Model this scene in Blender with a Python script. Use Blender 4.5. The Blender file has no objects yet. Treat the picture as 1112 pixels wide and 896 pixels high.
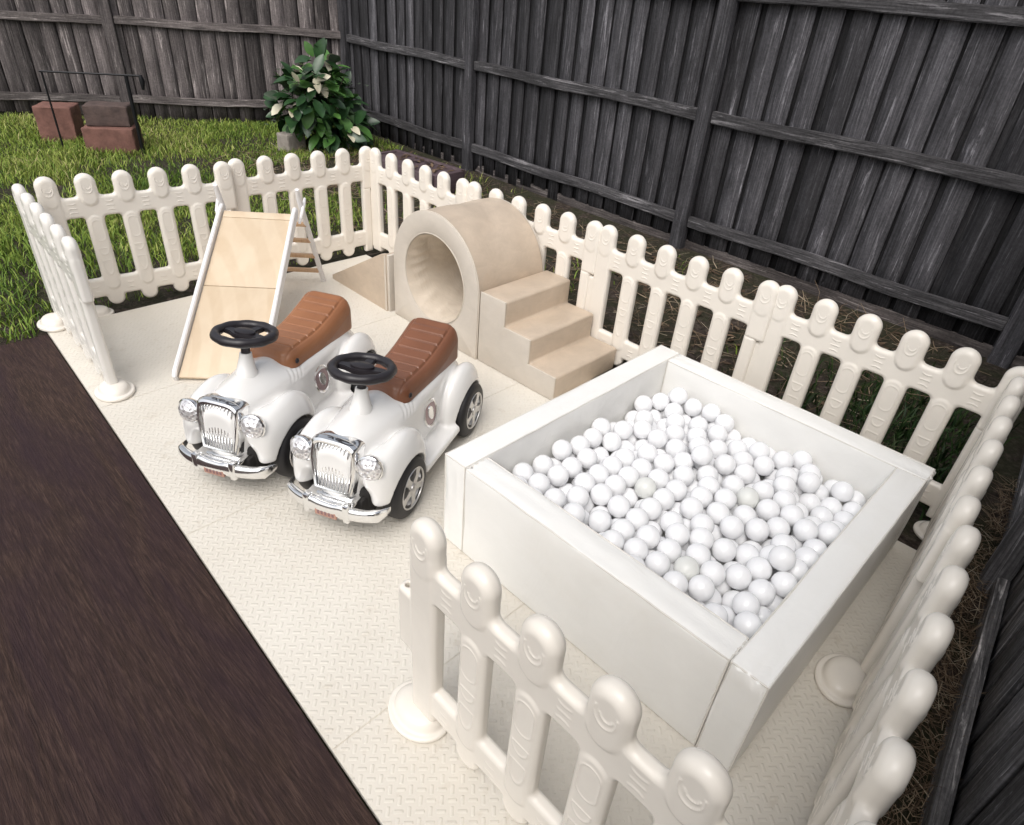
import bpy, bmesh, math, random
import numpy as np
from mathutils import Vector, Matrix

random.seed(7)
RNG = np.random.default_rng(11)
SC = bpy.context.scene
COL = SC.collection
PI = math.pi
R = math.radians

# ------------------------------------------------------------------ helpers
def link(name, me, mat=None, parent=None, smooth=True):
    o = bpy.data.objects.new(name, me)
    COL.objects.link(o)
    if mat is not None:
        for m in (mat if isinstance(mat, (list, tuple)) else [mat]):
            me.materials.append(m)
    if parent is not None:
        o.parent = parent
    if smooth:
        me.polygons.foreach_set('use_smooth', [True] * len(me.polygons))
    return o

def tag(o, label=None, cat=None, group=None, kind=None):
    if label: o['label'] = label
    if cat: o['category'] = cat
    if group: o['group'] = group
    if kind: o['kind'] = kind
    return o

def empty(name, loc=(0, 0, 0), rz=0.0, label=None, cat=None, group=None):
    o = bpy.data.objects.new(name, None)
    o.empty_display_size = .05
    COL.objects.link(o)
    o.location = loc
    o.rotation_euler = (0, 0, rz)
    return tag(o, label, cat, group)

def copy_tree(o, parent=None):
    c = o.copy()
    COL.objects.link(c)
    c.parent = parent
    for ch in list(o.children):
        copy_tree(ch, c)
    return c

def raw_mesh(name, verts, faces):
    """faces: (M,k) array of a constant k"""
    me = bpy.data.meshes.new(name)
    verts = np.asarray(verts, np.float32)
    faces = np.asarray(faces, np.int32)
    k = faces.shape[1]
    me.vertices.add(len(verts))
    me.vertices.foreach_set('co', verts.ravel())
    me.loops.add(faces.size)
    me.loops.foreach_set('vertex_index', faces.ravel())
    me.polygons.add(len(faces))
    me.polygons.foreach_set('loop_start', np.arange(0, faces.size, k, dtype=np.int32))
    me.update(calc_edges=True)
    me.validate()
    return me

def bm_mesh(name, bm, mat=None, parent=None, smooth=True, angle=40):
    bmesh.ops.recalc_face_normals(bm, faces=bm.faces)
    me = bpy.data.meshes.new(name)
    bm.to_mesh(me)
    bm.free()
    o = link(name, me, mat, parent, smooth)
    if smooth and angle < 180:
        try:
            me.set_sharp_from_angle(angle=R(angle))
        except Exception:
            pass
    return o

def add_box(bm, lo, hi, bevel=0.0, segs=2, mat=None, mi=0):
    cx = [(a + b) / 2 for a, b in zip(lo, hi)]
    sx = [abs(b - a) for a, b in zip(lo, hi)]
    M = Matrix.Translation(cx) @ Matrix.Diagonal((*sx, 1))
    if mat is not None:
        M = mat @ M
    r = bmesh.ops.create_cube(bm, size=1, matrix=M)
    fs = set(f for v in r['verts'] for f in v.link_faces)
    if bevel > 0:
        es = list(set(e for v in r['verts'] for e in v.link_edges))
        rb = bmesh.ops.bevel(bm, geom=es, offset=bevel, segments=segs, affect='EDGES', profile=.5)
        fs |= set(rb['faces'])
    for f in fs:
        if f.is_valid: f.material_index = mi

def add_tube(bm, pts, rad, n=10, closed=False, cap=True):
    pts = [Vector(p) for p in pts]
    m = len(pts)
    rads = rad if isinstance(rad, (list, tuple)) else [rad] * m
    rings = []
    prev = None
    for i, p in enumerate(pts):
        a = pts[(i - 1) % m] if (i > 0 or closed) else p
        b = pts[(i + 1) % m] if (i < m - 1 or closed) else p
        t = (b - a).normalized()
        if prev is None:
            u = t.orthogonal().normalized()
        else:
            u = (prev - t * prev.dot(t))
            if u.length < 1e-6: u = t.orthogonal()
            u.normalize()
        prev = u
        v = t.cross(u)
        rings.append([bm.verts.new(p + (u * math.cos(2 * PI * k / n) + v * math.sin(2 * PI * k / n)) * rads[i]) for k in range(n)])
    last = m if closed else m - 1
    for i in range(last):
        A, B = rings[i], rings[(i + 1) % m]
        for k in range(n):
            bm.faces.new((A[k], A[(k + 1) % n], B[(k + 1) % n], B[k]))
    if cap and not closed:
        bm.faces.new(rings[0][::-1]); bm.faces.new(rings[-1])

def add_lathe(bm, prof, n=32, M=None):
    """prof: list of (r, z)"""
    M = M or Matrix.Identity(4)
    rings = []
    for r, z in prof:
        if r < 1e-6:
            rings.append([bm.verts.new(M @ Vector((0, 0, z)))])
        else:
            rings.append([bm.verts.new(M @ Vector((r * math.cos(2 * PI * k / n), r * math.sin(2 * PI * k / n), z))) for k in range(n)])
    for A, B in zip(rings, rings[1:]):
        if len(A) == 1 and len(B) == 1: continue
        for k in range(n):
            k2 = (k + 1) % n
            if len(A) == 1: bm.faces.new((A[0], B[k2], B[k]))
            elif len(B) == 1: bm.faces.new((A[k], A[k2], B[0]))
            else: bm.faces.new((A[k], A[k2], B[k2], B[k]))

# ---- signed distance modelling (numpy surface nets)
def rbox(X, Y, Z, c, h, r):
    qx = np.abs(X - c[0]) - (h[0] - r); qy = np.abs(Y - c[1]) - (h[1] - r); qz = np.abs(Z - c[2]) - (h[2] - r)
    o = np.sqrt(np.maximum(qx, 0) ** 2 + np.maximum(qy, 0) ** 2 + np.maximum(qz, 0) ** 2)
    return o + np.minimum(np.maximum(qx, np.maximum(qy, qz)), 0) - r

def ellip(X, Y, Z, c, r):
    x = (X - c[0]); y = (Y - c[1]); z = (Z - c[2])
    k0 = np.sqrt((x / r[0]) ** 2 + (y / r[1]) ** 2 + (z / r[2]) ** 2)
    k1 = np.sqrt((x / r[0] ** 2) ** 2 + (y / r[1] ** 2) ** 2 + (z / r[2] ** 2) ** 2) + 1e-9
    return k0 * (k0 - 1) / k1

def smin(a, b, k):
    h = np.clip(.5 + .5 * (b - a) / k, 0, 1)
    return b + (a - b) * h - k * h * (1 - h)

def smax(a, b, k):
    return -smin(-a, -b, k)

def sdf_mesh(name, fn, lo, hi, h, project=2):
    ax = [np.arange(lo[i], hi[i] + h, h, dtype=np.float32) for i in range(3)]
    D = fn(ax[0][:, None, None], ax[1][None, :, None], ax[2][None, None, :])
    D = np.ascontiguousarray(np.broadcast_to(D, tuple(len(a) for a in ax))).astype(np.float32)
    S = D < 0
    nx, ny, nz = D.shape
    cnt = np.zeros((nx - 1, ny - 1, nz - 1), np.int8)
    offs = [(i, j, k) for i in (0, 1) for j in (0, 1) for k in (0, 1)]
    for i, j, k in offs:
        cnt += S[i:nx - 1 + i, j:ny - 1 + j, k:nz - 1 + k]
    act = np.argwhere((cnt > 0) & (cnt < 8))
    idx = np.full(cnt.shape, -1, np.int32)
    idx[act[:, 0], act[:, 1], act[:, 2]] = np.arange(len(act))
    vals = {o: D[act[:, 0] + o[0], act[:, 1] + o[1], act[:, 2] + o[2]] for o in offs}
    acc = np.zeros((len(act), 3), np.float32); num = np.zeros(len(act), np.float32)
    for a in offs:
        for axs in range(3):
            if a[axs] == 0:
                b = list(a); b[axs] = 1; b = tuple(b)
                va, vb = vals[a], vals[b]
                m = (va < 0) != (vb < 0)
                t = np.where(m, va / np.where(m, va - vb, 1), 0)
                pos = np.tile(np.array(a, np.float32), (len(act), 1)); pos[:, axs] = t
                acc[m] += pos[m]; num += m
    V = (act + acc / np.maximum(num, 1)[:, None]) * h + np.array(lo, np.float32)
    for _ in range(project):
        e = h * .25
        f0 = fn(V[:, 0], V[:, 1], V[:, 2])
        g = np.stack([(fn(V[:, 0] + (e if q == 0 else 0), V[:, 1] + (e if q == 1 else 0), V[:, 2] + (e if q == 2 else 0)) - f0) / e for q in range(3)], -1)
        st = f0[:, None] * g / np.maximum((g * g).sum(-1, keepdims=True), .2)
        ln = np.linalg.norm(st, axis=-1, keepdims=True)
        st *= np.minimum(1, .5 * h / np.maximum(ln, 1e-9))
        V = V - st
    quads = []
    for axs in range(3):
        sl0 = [slice(None)] * 3; sl1 = [slice(None)] * 3
        sl0[axs] = slice(0, -1); sl1[axs] = slice(1, None)
        m = S[tuple(sl0)] != S[tuple(sl1)]
        p = np.argwhere(m)
        u, v = (axs + 1) % 3, (axs + 2) % 3
        ok = (p[:, u] > 0) & (p[:, v] > 0) & (p[:, u] < D.shape[u] - 1) & (p[:, v] < D.shape[v] - 1)
        p = p[ok]
        flip = S[p[:, 0], p[:, 1], p[:, 2]]
        def at(du, dv):
            q = p.copy(); q[:, u] += du; q[:, v] += dv
            return idx[q[:, 0], q[:, 1], q[:, 2]]
        Q = np.stack([at(-1, -1), at(0, -1), at(0, 0), at(-1, 0)], -1)
        Q[~flip] = Q[~flip][:, ::-1]
        quads.append(Q)
    Q = np.concatenate(quads)
    Q = Q[(Q >= 0).all(1)]
    return raw_mesh(name, V, Q)

# ------------------------------------------------------------------ materials
class NT:
    def __init__(s, name):
        s.m = bpy.data.materials.new(name)
        s.m.use_nodes = True
        s.t = s.m.node_tree
        s.b = s.t.nodes['Principled BSDF']
    def n(s, typ, **kw):
        nd = s.t.nodes.new(typ)
        for k, v in kw.items(): setattr(nd, k, v)
        return nd
    def l(s, a, b): s.t.links.new(a, b)
    def math(s, op, a, b=None, c=None):
        nd = s.n('ShaderNodeMath', operation=op)
        for i, x in enumerate((a, b, c)):
            if x is None: continue
            if isinstance(x, (int, float)): nd.inputs[i].default_value = x
            else: s.l(x, nd.inputs[i])
        return nd.outputs[0]
    def coords(s, scale=(1, 1, 1), rot=(0, 0, 0)):
        tc = s.n('ShaderNodeTexCoord'); mp = s.n('ShaderNodeMapping')
        mp.inputs['Scale'].default_value = scale; mp.inputs['Rotation'].default_value = rot
        s.l(tc.outputs['Object'], mp.inputs['Vector'])
        return mp.outputs['Vector']
    def noise(s, vec, scale, detail=4, rough=.55, dist=0):
        nd = s.n('ShaderNodeTexNoise')
        nd.inputs['Scale'].default_value = scale; nd.inputs['Detail'].default_value = detail
        nd.inputs['Roughness'].default_value = rough; nd.inputs['Distortion'].default_value = dist
        if vec is not None: s.l(vec, nd.inputs['Vector'])
        return nd.outputs['Fac']
    def ramp(s, fac, stops):
        nd = s.n('ShaderNodeValToRGB')
        el = nd.color_ramp.elements
        while len(el) < len(stops): el.new(.5)
        for e, (p, c) in zip(el, stops):
            e.position = p; e.color = (*c, 1) if len(c) == 3 else c
        s.l(fac, nd.inputs['Fac'])
        return nd.outputs['Color']
    def bump(s, hgt, strength=.3, dist=.002, prev=None):
        nd = s.n('ShaderNodeBump')
        nd.inputs['Strength'].default_value = strength; nd.inputs['Distance'].default_value = dist
        s.l(hgt, nd.inputs['Height'])
        if prev is not None: s.l(prev, nd.inputs['Normal'])
        s.l(nd.outputs['Normal'], s.b.inputs['Normal'])
        return nd.outputs['Normal']
    def set(s, **kw):
        names = dict(col='Base Color', rough='Roughness', metal='Metallic', coat='Coat Weight', coat_rough='Coat Roughness', spec='Specular IOR Level',
                     sss='Subsurface Weight', trans='Transmission Weight', ior='IOR', sheen='Sheen Weight', alpha='Alpha')
        for k, v in kw.items():
            i = s.b.inputs[names[k]]
            if isinstance(v, (int, float)): i.default_value = v
            elif isinstance(v, tuple): i.default_value = (*v, 1)
            else: s.l(v, i)
        return s
    def mixcol(s, fac, a, b, blend='MIX'):
        nd = s.n('ShaderNodeMix', data_type='RGBA', blend_type=blend)
        for i, x in ((0, fac), (6, a), (7, b)):
            if isinstance(x, (int, float)): nd.inputs[i].default_value = x
            elif isinstance(x, tuple): nd.inputs[i].default_value = (*x, 1)
            else: s.l(x, nd.inputs[i])
        return nd.outputs[2]

def plastic(name, col, rough=.4, var=.06, scale=9, bump=.06, bscale=60, **kw):
    t = NT(name)
    v = t.coords()
    n = t.noise(v, scale, 5, .6)
    c2 = tuple(max(0, c * (1 - var)) for c in col); c1 = tuple(min(1, c * (1 + var * .4)) for c in col)
    t.set(col=t.ramp(n, [(.3, c2), (.65, c1)]), rough=rough, **kw)
    if bump: t.bump(t.noise(v, bscale, 3), bump, .002)
    return t.m

def fabric(name, col, rough=.5, var=.08, dirt=(.6, .52, .42), dirtamt=.25, wr=.35, **kw):
    """soft vinyl cover: mottled, faint wrinkles and grain"""
    t = NT(name)
    v = t.coords()
    n = t.noise(t.coords((1, 1, 1.8)), 9, 8, .72, .5)
    base = t.ramp(n, [(.3, tuple(c * (1 - var) for c in col)), (.7, col)])
    d = t.noise(v, 3.1, 6, .7, .6)
    df = t.math('MULTIPLY', t.math('SMOOTH_MIN', t.math('MAXIMUM', t.math('SUBTRACT', d, .52), 0), .25, .1), dirtamt * 4)
    t.set(col=t.mixcol(df, base, tuple(c * k for c, k in zip(col, dirt))), rough=rough, **kw)
    w = t.coords((1, 1, .6))
    b = t.bump(t.noise(w, 7, 4, .55, 2.0), wr, .008)
    t.bump(t.noise(v, 420, 2), .12, .0006, b)
    return t.m

M = {}
M['picket'] = plastic('cream_plastic', (.82, .768, .690), .27, .05, 7, .03, 30, spec=.45)
M['picket_pale'] = plastic('pale_plastic', (.82, .79, .735), .27, .04, 7, .03, 30, spec=.45)
M['white_vinyl'] = fabric('white_vinyl', (.86, .85, .82), .38, .04, (.9, .87, .82), .25, .30)
M['beige_vinyl'] = fabric('beige_vinyl', (.575, .468, .362), .45, .20, (.82, .76, .68), .5, .35)
M['grey_vinyl'] = fabric('oatmeal_vinyl', (.625, .565, .49), .5, .12, (.85, .8, .74), .4, .3)
M['lining'] = fabric('lining_cloth', (.74, .65, .54), .75, .12, (.8, .72, .62), .4, .8)
M['piping'] = plastic('piping', (.62, .56, .48), .55, .05, 20, .05)
M['pipe_white'] = plastic('white_piping', (.70, .67, .62), .5, .05, 20, .05)
M['ball'] = plastic('ball_plastic', (.86, .86, .87), .20, .03, 8, .02, 40, sss=.0)
t = NT('clear_ball'); t.set(col=(.93, .935, .90), rough=.12, trans=.30, ior=1.35); M['clear_ball'] = t.m
t = NT('car_paint'); t.set(col=(.83, .815, .79), rough=.22, coat=.7, coat_rough=.05); t.bump(t.noise(t.coords(), 14, 2), .03, .004); M['paint'] = t.m
t = NT('chrome'); t.set(col=(.88, .88, .88), metal=1.0, rough=t.ramp(t.noise(t.coords(), 40, 3), [(.3, (.09, .09, .09)), (.8, (.20, .20, .20))])); t.bump(t.noise(t.coords(), 25, 2), .05, .003); M['chrome'] = t.m
t = NT('dull_silver'); t.set(col=(.62, .61, .60), metal=.9, rough=.28); M['silver'] = t.m
t = NT('grille_backing'); t.set(col=(.03, .028, .028), rough=.6); M['grille_back'] = t.m
t = NT('satin_silver'); t.set(col=(.80, .79, .78), metal=.9, rough=.30); M['satin'] = t.m
t = NT('black_plastic'); t.set(col=(.018, .015, .018), rough=.38); t.bump(t.noise(t.coords(), 120, 2), .1, .001); M['black'] = t.m
t = NT('tyre'); t.set(col=(.012, .011, .012), rough=.5); M['tyre'] = t.m
t = NT('dark_gap'); t.set(col=(.015, .013, .012), rough=.8); M['dark'] = t.m
t = NT('lamp_glass')
vo = t.n('ShaderNodeTexVoronoi'); vo.inputs['Scale'].default_value = 95; t.l(t.coords(), vo.inputs['Vector'])
t.set(col=t.ramp(vo.outputs['Distance'], [(.1, (.5, .46, .47)), (.6, (.88, .87, .87))]), rough=.08, metal=.55, coat=1.0)
t.bump(vo.outputs['Distance'], .9, .004); M['lamp'] = t.m
t = NT('tan_leatherette')
v = t.coords(); t.set(col=t.ramp(t.noise(v, 9, 5), [(.25, (.25, .100, .042)), (.7, (.33, .140, .062))]), rough=.34)
t.bump(t.noise(v, 260, 2), .2, .0008); M['seat'] = t.m
t = NT('red_brown_leatherette')
v = t.coords(); t.set(col=t.ramp(t.noise(v, 9, 5), [(.25, (.165, .064, .031)), (.7, (.225, .090, .046))]), rough=.34)
t.bump(t.noise(v, 260, 2), .2, .0008); M['seat2'] = t.m
t = NT('plate_plastic'); t.set(col=(.45, .25, .19), rough=.4); M['plate'] = t.m
t = NT('maroon_plastic'); t.set(col=(.22, .12, .12), rough=.3); M['maroon'] = t.m
t = NT('rose_plastic'); t.set(col=(.40, .29, .29), rough=.25, metal=.3); M['rose'] = t.m
t = NT('white_wood'); t.set(col=(.80, .785, .78), rough=.45); t.bump(t.noise(t.coords((4, 4, 40)), 9, 3), .08, .002); M['white_wood'] = t.m
# birch ply
t = NT('birch_ply')
v = t.coords((1.6, 7.0, 7))
n = t.noise(v, 2.4, 6, .55, .7)
wn = t.n('ShaderNodeTexWave', wave_type='RINGS', rings_direction='Z'); wn.inputs['Scale'].default_value = 1.1; wn.inputs['Distortion'].default_value = 7; wn.inputs['Detail'].default_value = 2; wn.inputs['Detail Scale'].default_value = .9
t.l(t.coords((1.4, 3.4, 1)), wn.inputs['Vector'])
t.set(col=t.mixcol(.30, t.ramp(n, [(.3, (.62, .485, .335)), (.7, (.69, .565, .415))]), t.ramp(wn.outputs['Fac'], [(.25, (.57, .435, .29)), (.55, (.69, .565, .415))])), rough=.5)
t.bump(n, .08, .001); M['ply'] = t.m
t = NT('rung_wood'); t.set(col=t.ramp(t.noise(t.coords((30, 30, 3)), 5, 4), [(.3, (.46, .28, .16)), (.7, (.58, .40, .25))]), rough=.5); M['rung'] = t.m

# weathered fence timber: 'tone' attribute varies from paling to paling
def fence_mat(name, dark, mid, light, green=0):
    t = NT(name)
    at = t.n('ShaderNodeAttribute', attribute_name='tone')
    tc = t.n('ShaderNodeTexCoord')
    off = t.n('ShaderNodeVectorMath', operation='MULTIPLY_ADD')
    off.inputs[1].default_value = (7.3, 3.1, 11.7)
    t.l(at.outputs['Color'], off.inputs[0]); t.l(tc.outputs['Object'], off.inputs[2])
    mp = t.n('ShaderNodeMapping'); mp.inputs['Scale'].default_value = (52, 52, 1.6); t.l(off.outputs[0], mp.inputs['Vector'])
    grain = t.noise(mp.outputs[0], 2.6, 8, .66, .25)
    mp2 = t.n('ShaderNodeMapping'); mp2.inputs['Scale'].default_value = (5, 5, .8); t.l(off.outputs[0], mp2.inputs['Vector'])
    blot = t.noise(mp2.outputs[0], 2.2, 6, .6, .8)
    vo = t.n('ShaderNodeTexVoronoi'); vo.inputs['Scale'].default_value = 1.0
    mp3 = t.n('ShaderNodeMapping'); mp3.inputs['Scale'].default_value = (9, 9, 2.6); t.l(off.outputs[0], mp3.inputs['Vector']); t.l(mp3.outputs[0], vo.inputs['Vector'])
    knot = t.math('SMOOTH_MIN', t.math('MULTIPLY', vo.outputs['Distance'], 5.0), 1.0, .2)
    c = t.ramp(grain, [(.28, dark), (.52, mid), (.78, light)])
    mp4 = t.n('ShaderNodeMapping'); mp4.inputs['Scale'].default_value = (38, 38, 2.2); t.l(off.outputs[0], mp4.inputs['Vector'])
    peel = t.noise(mp4.outputs[0], 1.3, 5, .7, .9)
    pk = t.n('ShaderNodeMapRange'); t.l(peel, pk.inputs[0]); pk.inputs[1].default_value = .57; pk.inputs[2].default_value = .68; pk.inputs[4].default_value = .75
    c = t.mixcol(pk.outputs[0], c, tuple(min(1, k_ * 2.1) for k_ in light))
    ck = t.n('ShaderNodeMapRange'); t.l(peel, ck.inputs[0]); ck.inputs[1].default_value = .36; ck.inputs[2].default_value = .28; ck.inputs[4].default_value = .9
    c = t.mixcol(ck.outputs[0], c, tuple(k_ * .35 for k_ in dark))
    c = t.mixcol(t.math('MULTIPLY', t.math('SUBTRACT', 1.0, knot), .7), c, dark)
    sep = t.n('ShaderNodeSeparateColor'); t.l(at.outputs['Color'], sep.inputs[0])
    fine = t.noise(off.outputs[0], 70, 6, .75)
    fk = t.n('ShaderNodeMapRange'); t.l(fine, fk.inputs[0]); fk.inputs[1].default_value = .25; fk.inputs[2].default_value = .75; fk.inputs[3].default_value = .6; fk.inputs[4].default_value = 1.4
    k = t.math('MULTIPLY', t.math('MULTIPLY', fk.outputs[0], t.math('MAXIMUM', t.math('MULTIPLY_ADD', sep.outputs[0], 1.1, .45), .18)), t.math('MULTIPLY_ADD', blot, 2.1, .05))
    cc = t.n('ShaderNodeCombineColor'); [t.l(k, cc.inputs[i]) for i in range(3)]
    c = t.mixcol(1.0, c, cc.outputs[0], 'MULTIPLY')
    t.set(col=c, rough=.78, spec=.3)
    t.bump(t.math('MULTIPLY', t.math('ADD', grain, t.math('MULTIPLY', blot, .5)), knot), .8, .006)
    return t.m
M['fence_r'] = fence_mat('grey_black_timber', (.018, .0175, .019), (.054, .052, .057), (.118, .114, .123))
M['fence_b'] = fence_mat('brown_grey_timber', (.034, .029, .030), (.105, .090, .088), (.21, .185, .178))
M['fence_k'] = fence_mat('black_timber', (.045, .045, .046), (.17, .165, .172), (.36, .35, .37))

# play mat: diamond plate relief (short ridges, alternately turned)
t = NT('eva_foam')
v = t.coords((1, 1, 1), (0, 0, R(45 - 2.4)))
sx = t.n('ShaderNodeSeparateXYZ'); t.l(v, sx.inputs[0])
cell = .0205
u = t.math('DIVIDE', sx.outputs[0], cell); w = t.math('DIVIDE', sx.outputs[1], cell)
par = t.math('MODULO', t.math('ADD', t.math('ADD', t.math('FLOOR', u), t.math('FLOOR', w)), 1000), 2)
fu = t.math('ABSOLUTE', t.math('SUBTRACT', t.math('FRACT', u), .5)); fw_ = t.math('ABSOLUTE', t.math('SUBTRACT', t.math('FRACT', w), .5))
inv = t.math('SUBTRACT', 1.0, par)
along = t.math('ADD', t.math('MULTIPLY', fu, par), t.math('MULTIPLY', fw_, inv))
across = t.math('ADD', t.math('MULTIPLY', fw_, par), t.math('MULTIPLY', fu, inv))
def smooth(x, a, b):
    nd = t.n('ShaderNodeMapRange', interpolation_type='SMOOTHSTEP')
    t.l(x, nd.inputs[0]); nd.inputs[1].default_value = a; nd.inputs[2].default_value = b; nd.inputs[3].default_value = 1; nd.inputs[4].default_value = 0
    return nd.outputs[0]
ridge = t.math('MULTIPLY', smooth(along, .36, .5), smooth(across, .05, .22))
vv = t.coords()
n1 = t.noise(vv, 1.7, 6, .62, .4); n2 = t.noise(vv, 22, 5, .65)
c = t.ramp(n1, [(.3, (.655, .608, .53)), (.68, (.725, .685, .612))])
c = t.mixcol(t.math('MULTIPLY', smooth(n2, .30, .42), .28), c, (.50, .43, .34))
t.set(col=c, rough=.6, spec=.35)
t.bump(ridge, .6, .0016, t.bump(t.noise(vv, 5, 3), .25, .01)); M['mat'] = t.m

# dark brown deck, streaked along the boards
t = NT('dark_deck')
at = t.n('ShaderNodeAttribute', attribute_name='tone'); sp = t.n('ShaderNodeSeparateColor'); t.l(at.outputs['Color'], sp.inputs[0])
v1 = t.coords((75, 4.5, 75)); v2 = t.coords((5, .9, 5))
g = t.noise(v1, 3, 8, .7, .5); b = t.noise(v2, 1.6, 6, .65, .8); fl = t.noise(t.coords((95, 11, 95)), 1.2, 7, .8, .4)
c = t.ramp(g, [(.30, (.012, .005, .004)), (.5, (.048, .025, .018)), (.72, (.120, .072, .056))])
c = t.mixcol(t.math('MULTIPLY', t.math('SUBTRACT', b, .38), 2.6), c, (.030, .013, .020))
c = t.mixcol(t.math('MULTIPLY', smooth(fl, .30, .40), .75), c, (.012, .009, .009))
k = t.math('MULTIPLY_ADD', sp.outputs[0], .08, .96); cc = t.n('ShaderNodeCombineColor'); [t.l(k, cc.inputs[i]) for i in range(3)]
t.set(col=t.mixcol(1.0, c, cc.outputs[0], 'MULTIPLY'), rough=.7, spec=.3); t.bump(t.math('ADD', g, fl), 1.0, .006); M['deck'] = t.m

# ground: soil by the right-hand fence, dark turf soil elsewhere
t = NT('soil')
v = t.coords()
n = t.noise(v, 5, 9, .7, .3); n2 = t.noise(v, 42, 6, .7); n3 = t.noise(v, .55, 4, .5)
c = t.ramp(n2, [(.28, (.016, .012, .010)), (.5, (.062, .047, .039)), (.75, (.17, .137, .112))])
c = t.mixcol(t.math('MULTIPLY', smooth(n, .55, .4), .55), c, (.030, .040, .016))
t.set(col=c, rough=.95, spec=.15); t.bump(t.math('ADD', n2, n), 1.0, .02); M['soil'] = t.m

def blade_mat(name, cols):
    t = NT(name)
    at = t.n('ShaderNodeAttribute', attribute_name='tone'); sp = t.n('ShaderNodeSeparateColor'); t.l(at.outputs['Color'], sp.inputs[0])
    t.set(col=t.ramp(sp.outputs[0], cols), rough=.6, spec=.3)
    return t.m
M['grass'] = blade_mat('grass_blades', [(0, (.060, .120, .018)), (.35, (.155, .245, .034)), (.65, (.29, .355, .065)), (.86, (.42, .43, .14)), (1, (.50, .42, .22))])
M['grass_dark'] = blade_mat('dark_green_grass', [(0, (.010, .028, .007)), (.6, (.025, .060, .014)), (1, (.060, .085, .028))])  # weed patch, a darker green than the lawn blades
M['straw'] = blade_mat('straw', [(0, (.055, .035, .022)), (.5, (.20, .135, .085)), (.85, (.36, .27, .18)), (1, (.5, .43, .32))])
t = NT('terracotta'); v = t.coords(); t.set(col=t.ramp(t.noise(v, 14, 6, .7), [(.3, (.13, .062, .048)), (.7, (.24, .115, .09))]), rough=.85); t.bump(t.noise(v, 40, 4), .5, .006); M['terracotta'] = t.m
t = NT('brown_block'); v = t.coords(); t.set(col=t.ramp(t.noise(v, 14, 6, .7), [(.3, (.06, .042, .038)), (.7, (.125, .084, .073))]), rough=.85); t.bump(t.noise(v, 40, 4), .5, .006); M['brownblock'] = t.m
t = NT('pale_block'); v = t.coords(); t.set(col=t.ramp(t.noise(v, 14, 6, .7), [(.3, (.24, .21, .18)), (.7, (.38, .34, .30))]), rough=.9); t.bump(t.noise(v, 50, 4), .5, .006); M['paleblock'] = t.m
t = NT('purple_timber'); v = t.coords((20, 1.6, 20)); t.set(col=t.ramp(t.noise(v, 3, 7, .65), [(.25, (.050, .033, .038)), (.75, (.14, .098, .108))]), rough=.6); t.bump(t.noise(v, 3, 6), .4, .004); M['purple'] = t.m
t = NT('black_metal'); t.set(col=(.012, .012, .014), rough=.4, metal=.3); M['metal'] = t.m
for nm, c1, c2, rg in (('leaf_mid', (.050, .130, .026), (.105, .235, .055), .35), ('leaf_dark', (.015, .042, .016), (.036, .088, .030), .3), ('leaf_cream', (.55, .50, .36), (.72, .68, .52), .5), ('leaf_grey', (.05, .075, .05), (.10, .13, .085), .5)):
    t = NT(nm); t.set(col=t.ramp(t.noise(t.coords(), 12, 3), [(.3, c1), (.7, c2)]), rough=rg, spec=.5); M[nm] = t.m
t = NT('bark'); t.set(col=t.ramp(t.noise(t.coords((9, 9, 2)), 8, 5), [(.3, (.05, .035, .025)), (.7, (.12, .09, .065))]), rough=.9); M['bark'] = t.m

def set_tone(me, per_vert):
    a = me.color_attributes.new('tone', 'FLOAT_COLOR', 'POINT')
    arr = np.zeros((len(me.vertices), 4), np.float32); arr[:, :3] = np.asarray(per_vert).reshape(len(me.vertices), -1); arr[:, 3] = 1
    a.data.foreach_set('color', arr.ravel())

GZ = -.02            # ground level outside; the mat's top is z = 0
# ------------------------------------------------------------------ ground
g = raw_mesh('ground', [(-150, -150, GZ), (150, -150, GZ), (150, 150, GZ), (-150, 150, GZ)], [(0, 1, 2, 3)])
tag(link('ground', g, M['soil'], smooth=False), kind='structure')

# deck of dark boards beside the mat
bm = bmesh.new()
EL = [(.421, 3.036), (.290, -.10)]
dv = []
def deck_edge(y): return .421 + (y - 3.036) * (.131 / 3.136) - .006
w = .145
tones = []
for i in range(34):
    y0, y1 = -2.5, 3.0
    xa0 = deck_edge(y0) - i * w; xa1 = deck_edge(y1) - i * w
    gap = .00015
    nv = len(bm.verts)
    top = -.006 + random.uniform(-.0006, .0006); bot = GZ + .003
    vs = []
    for (x, y) in ((xa0 - w + gap, y0), (xa0 - gap, y0), (xa1 - gap, y1), (xa1 - w + gap, y1)):
        vs.append(bm.verts.new((x, y, top)))
    lo = [bm.verts.new((v.co.x, v.co.y, bot)) for v in vs]
    bm.faces.new(vs)
    for a in range(4):
        bm.faces.new((vs[a], lo[a], lo[(a + 1) % 4], vs[(a + 1) % 4]))
    tones += [random.random()] * 8
deck = bm_mesh('deck', bm, M['deck'], smooth=False)
set_tone(deck.data, np.repeat(np.array(tones, np.float32)[:, None], 3, 1))
tag(deck, kind='structure')

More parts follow.
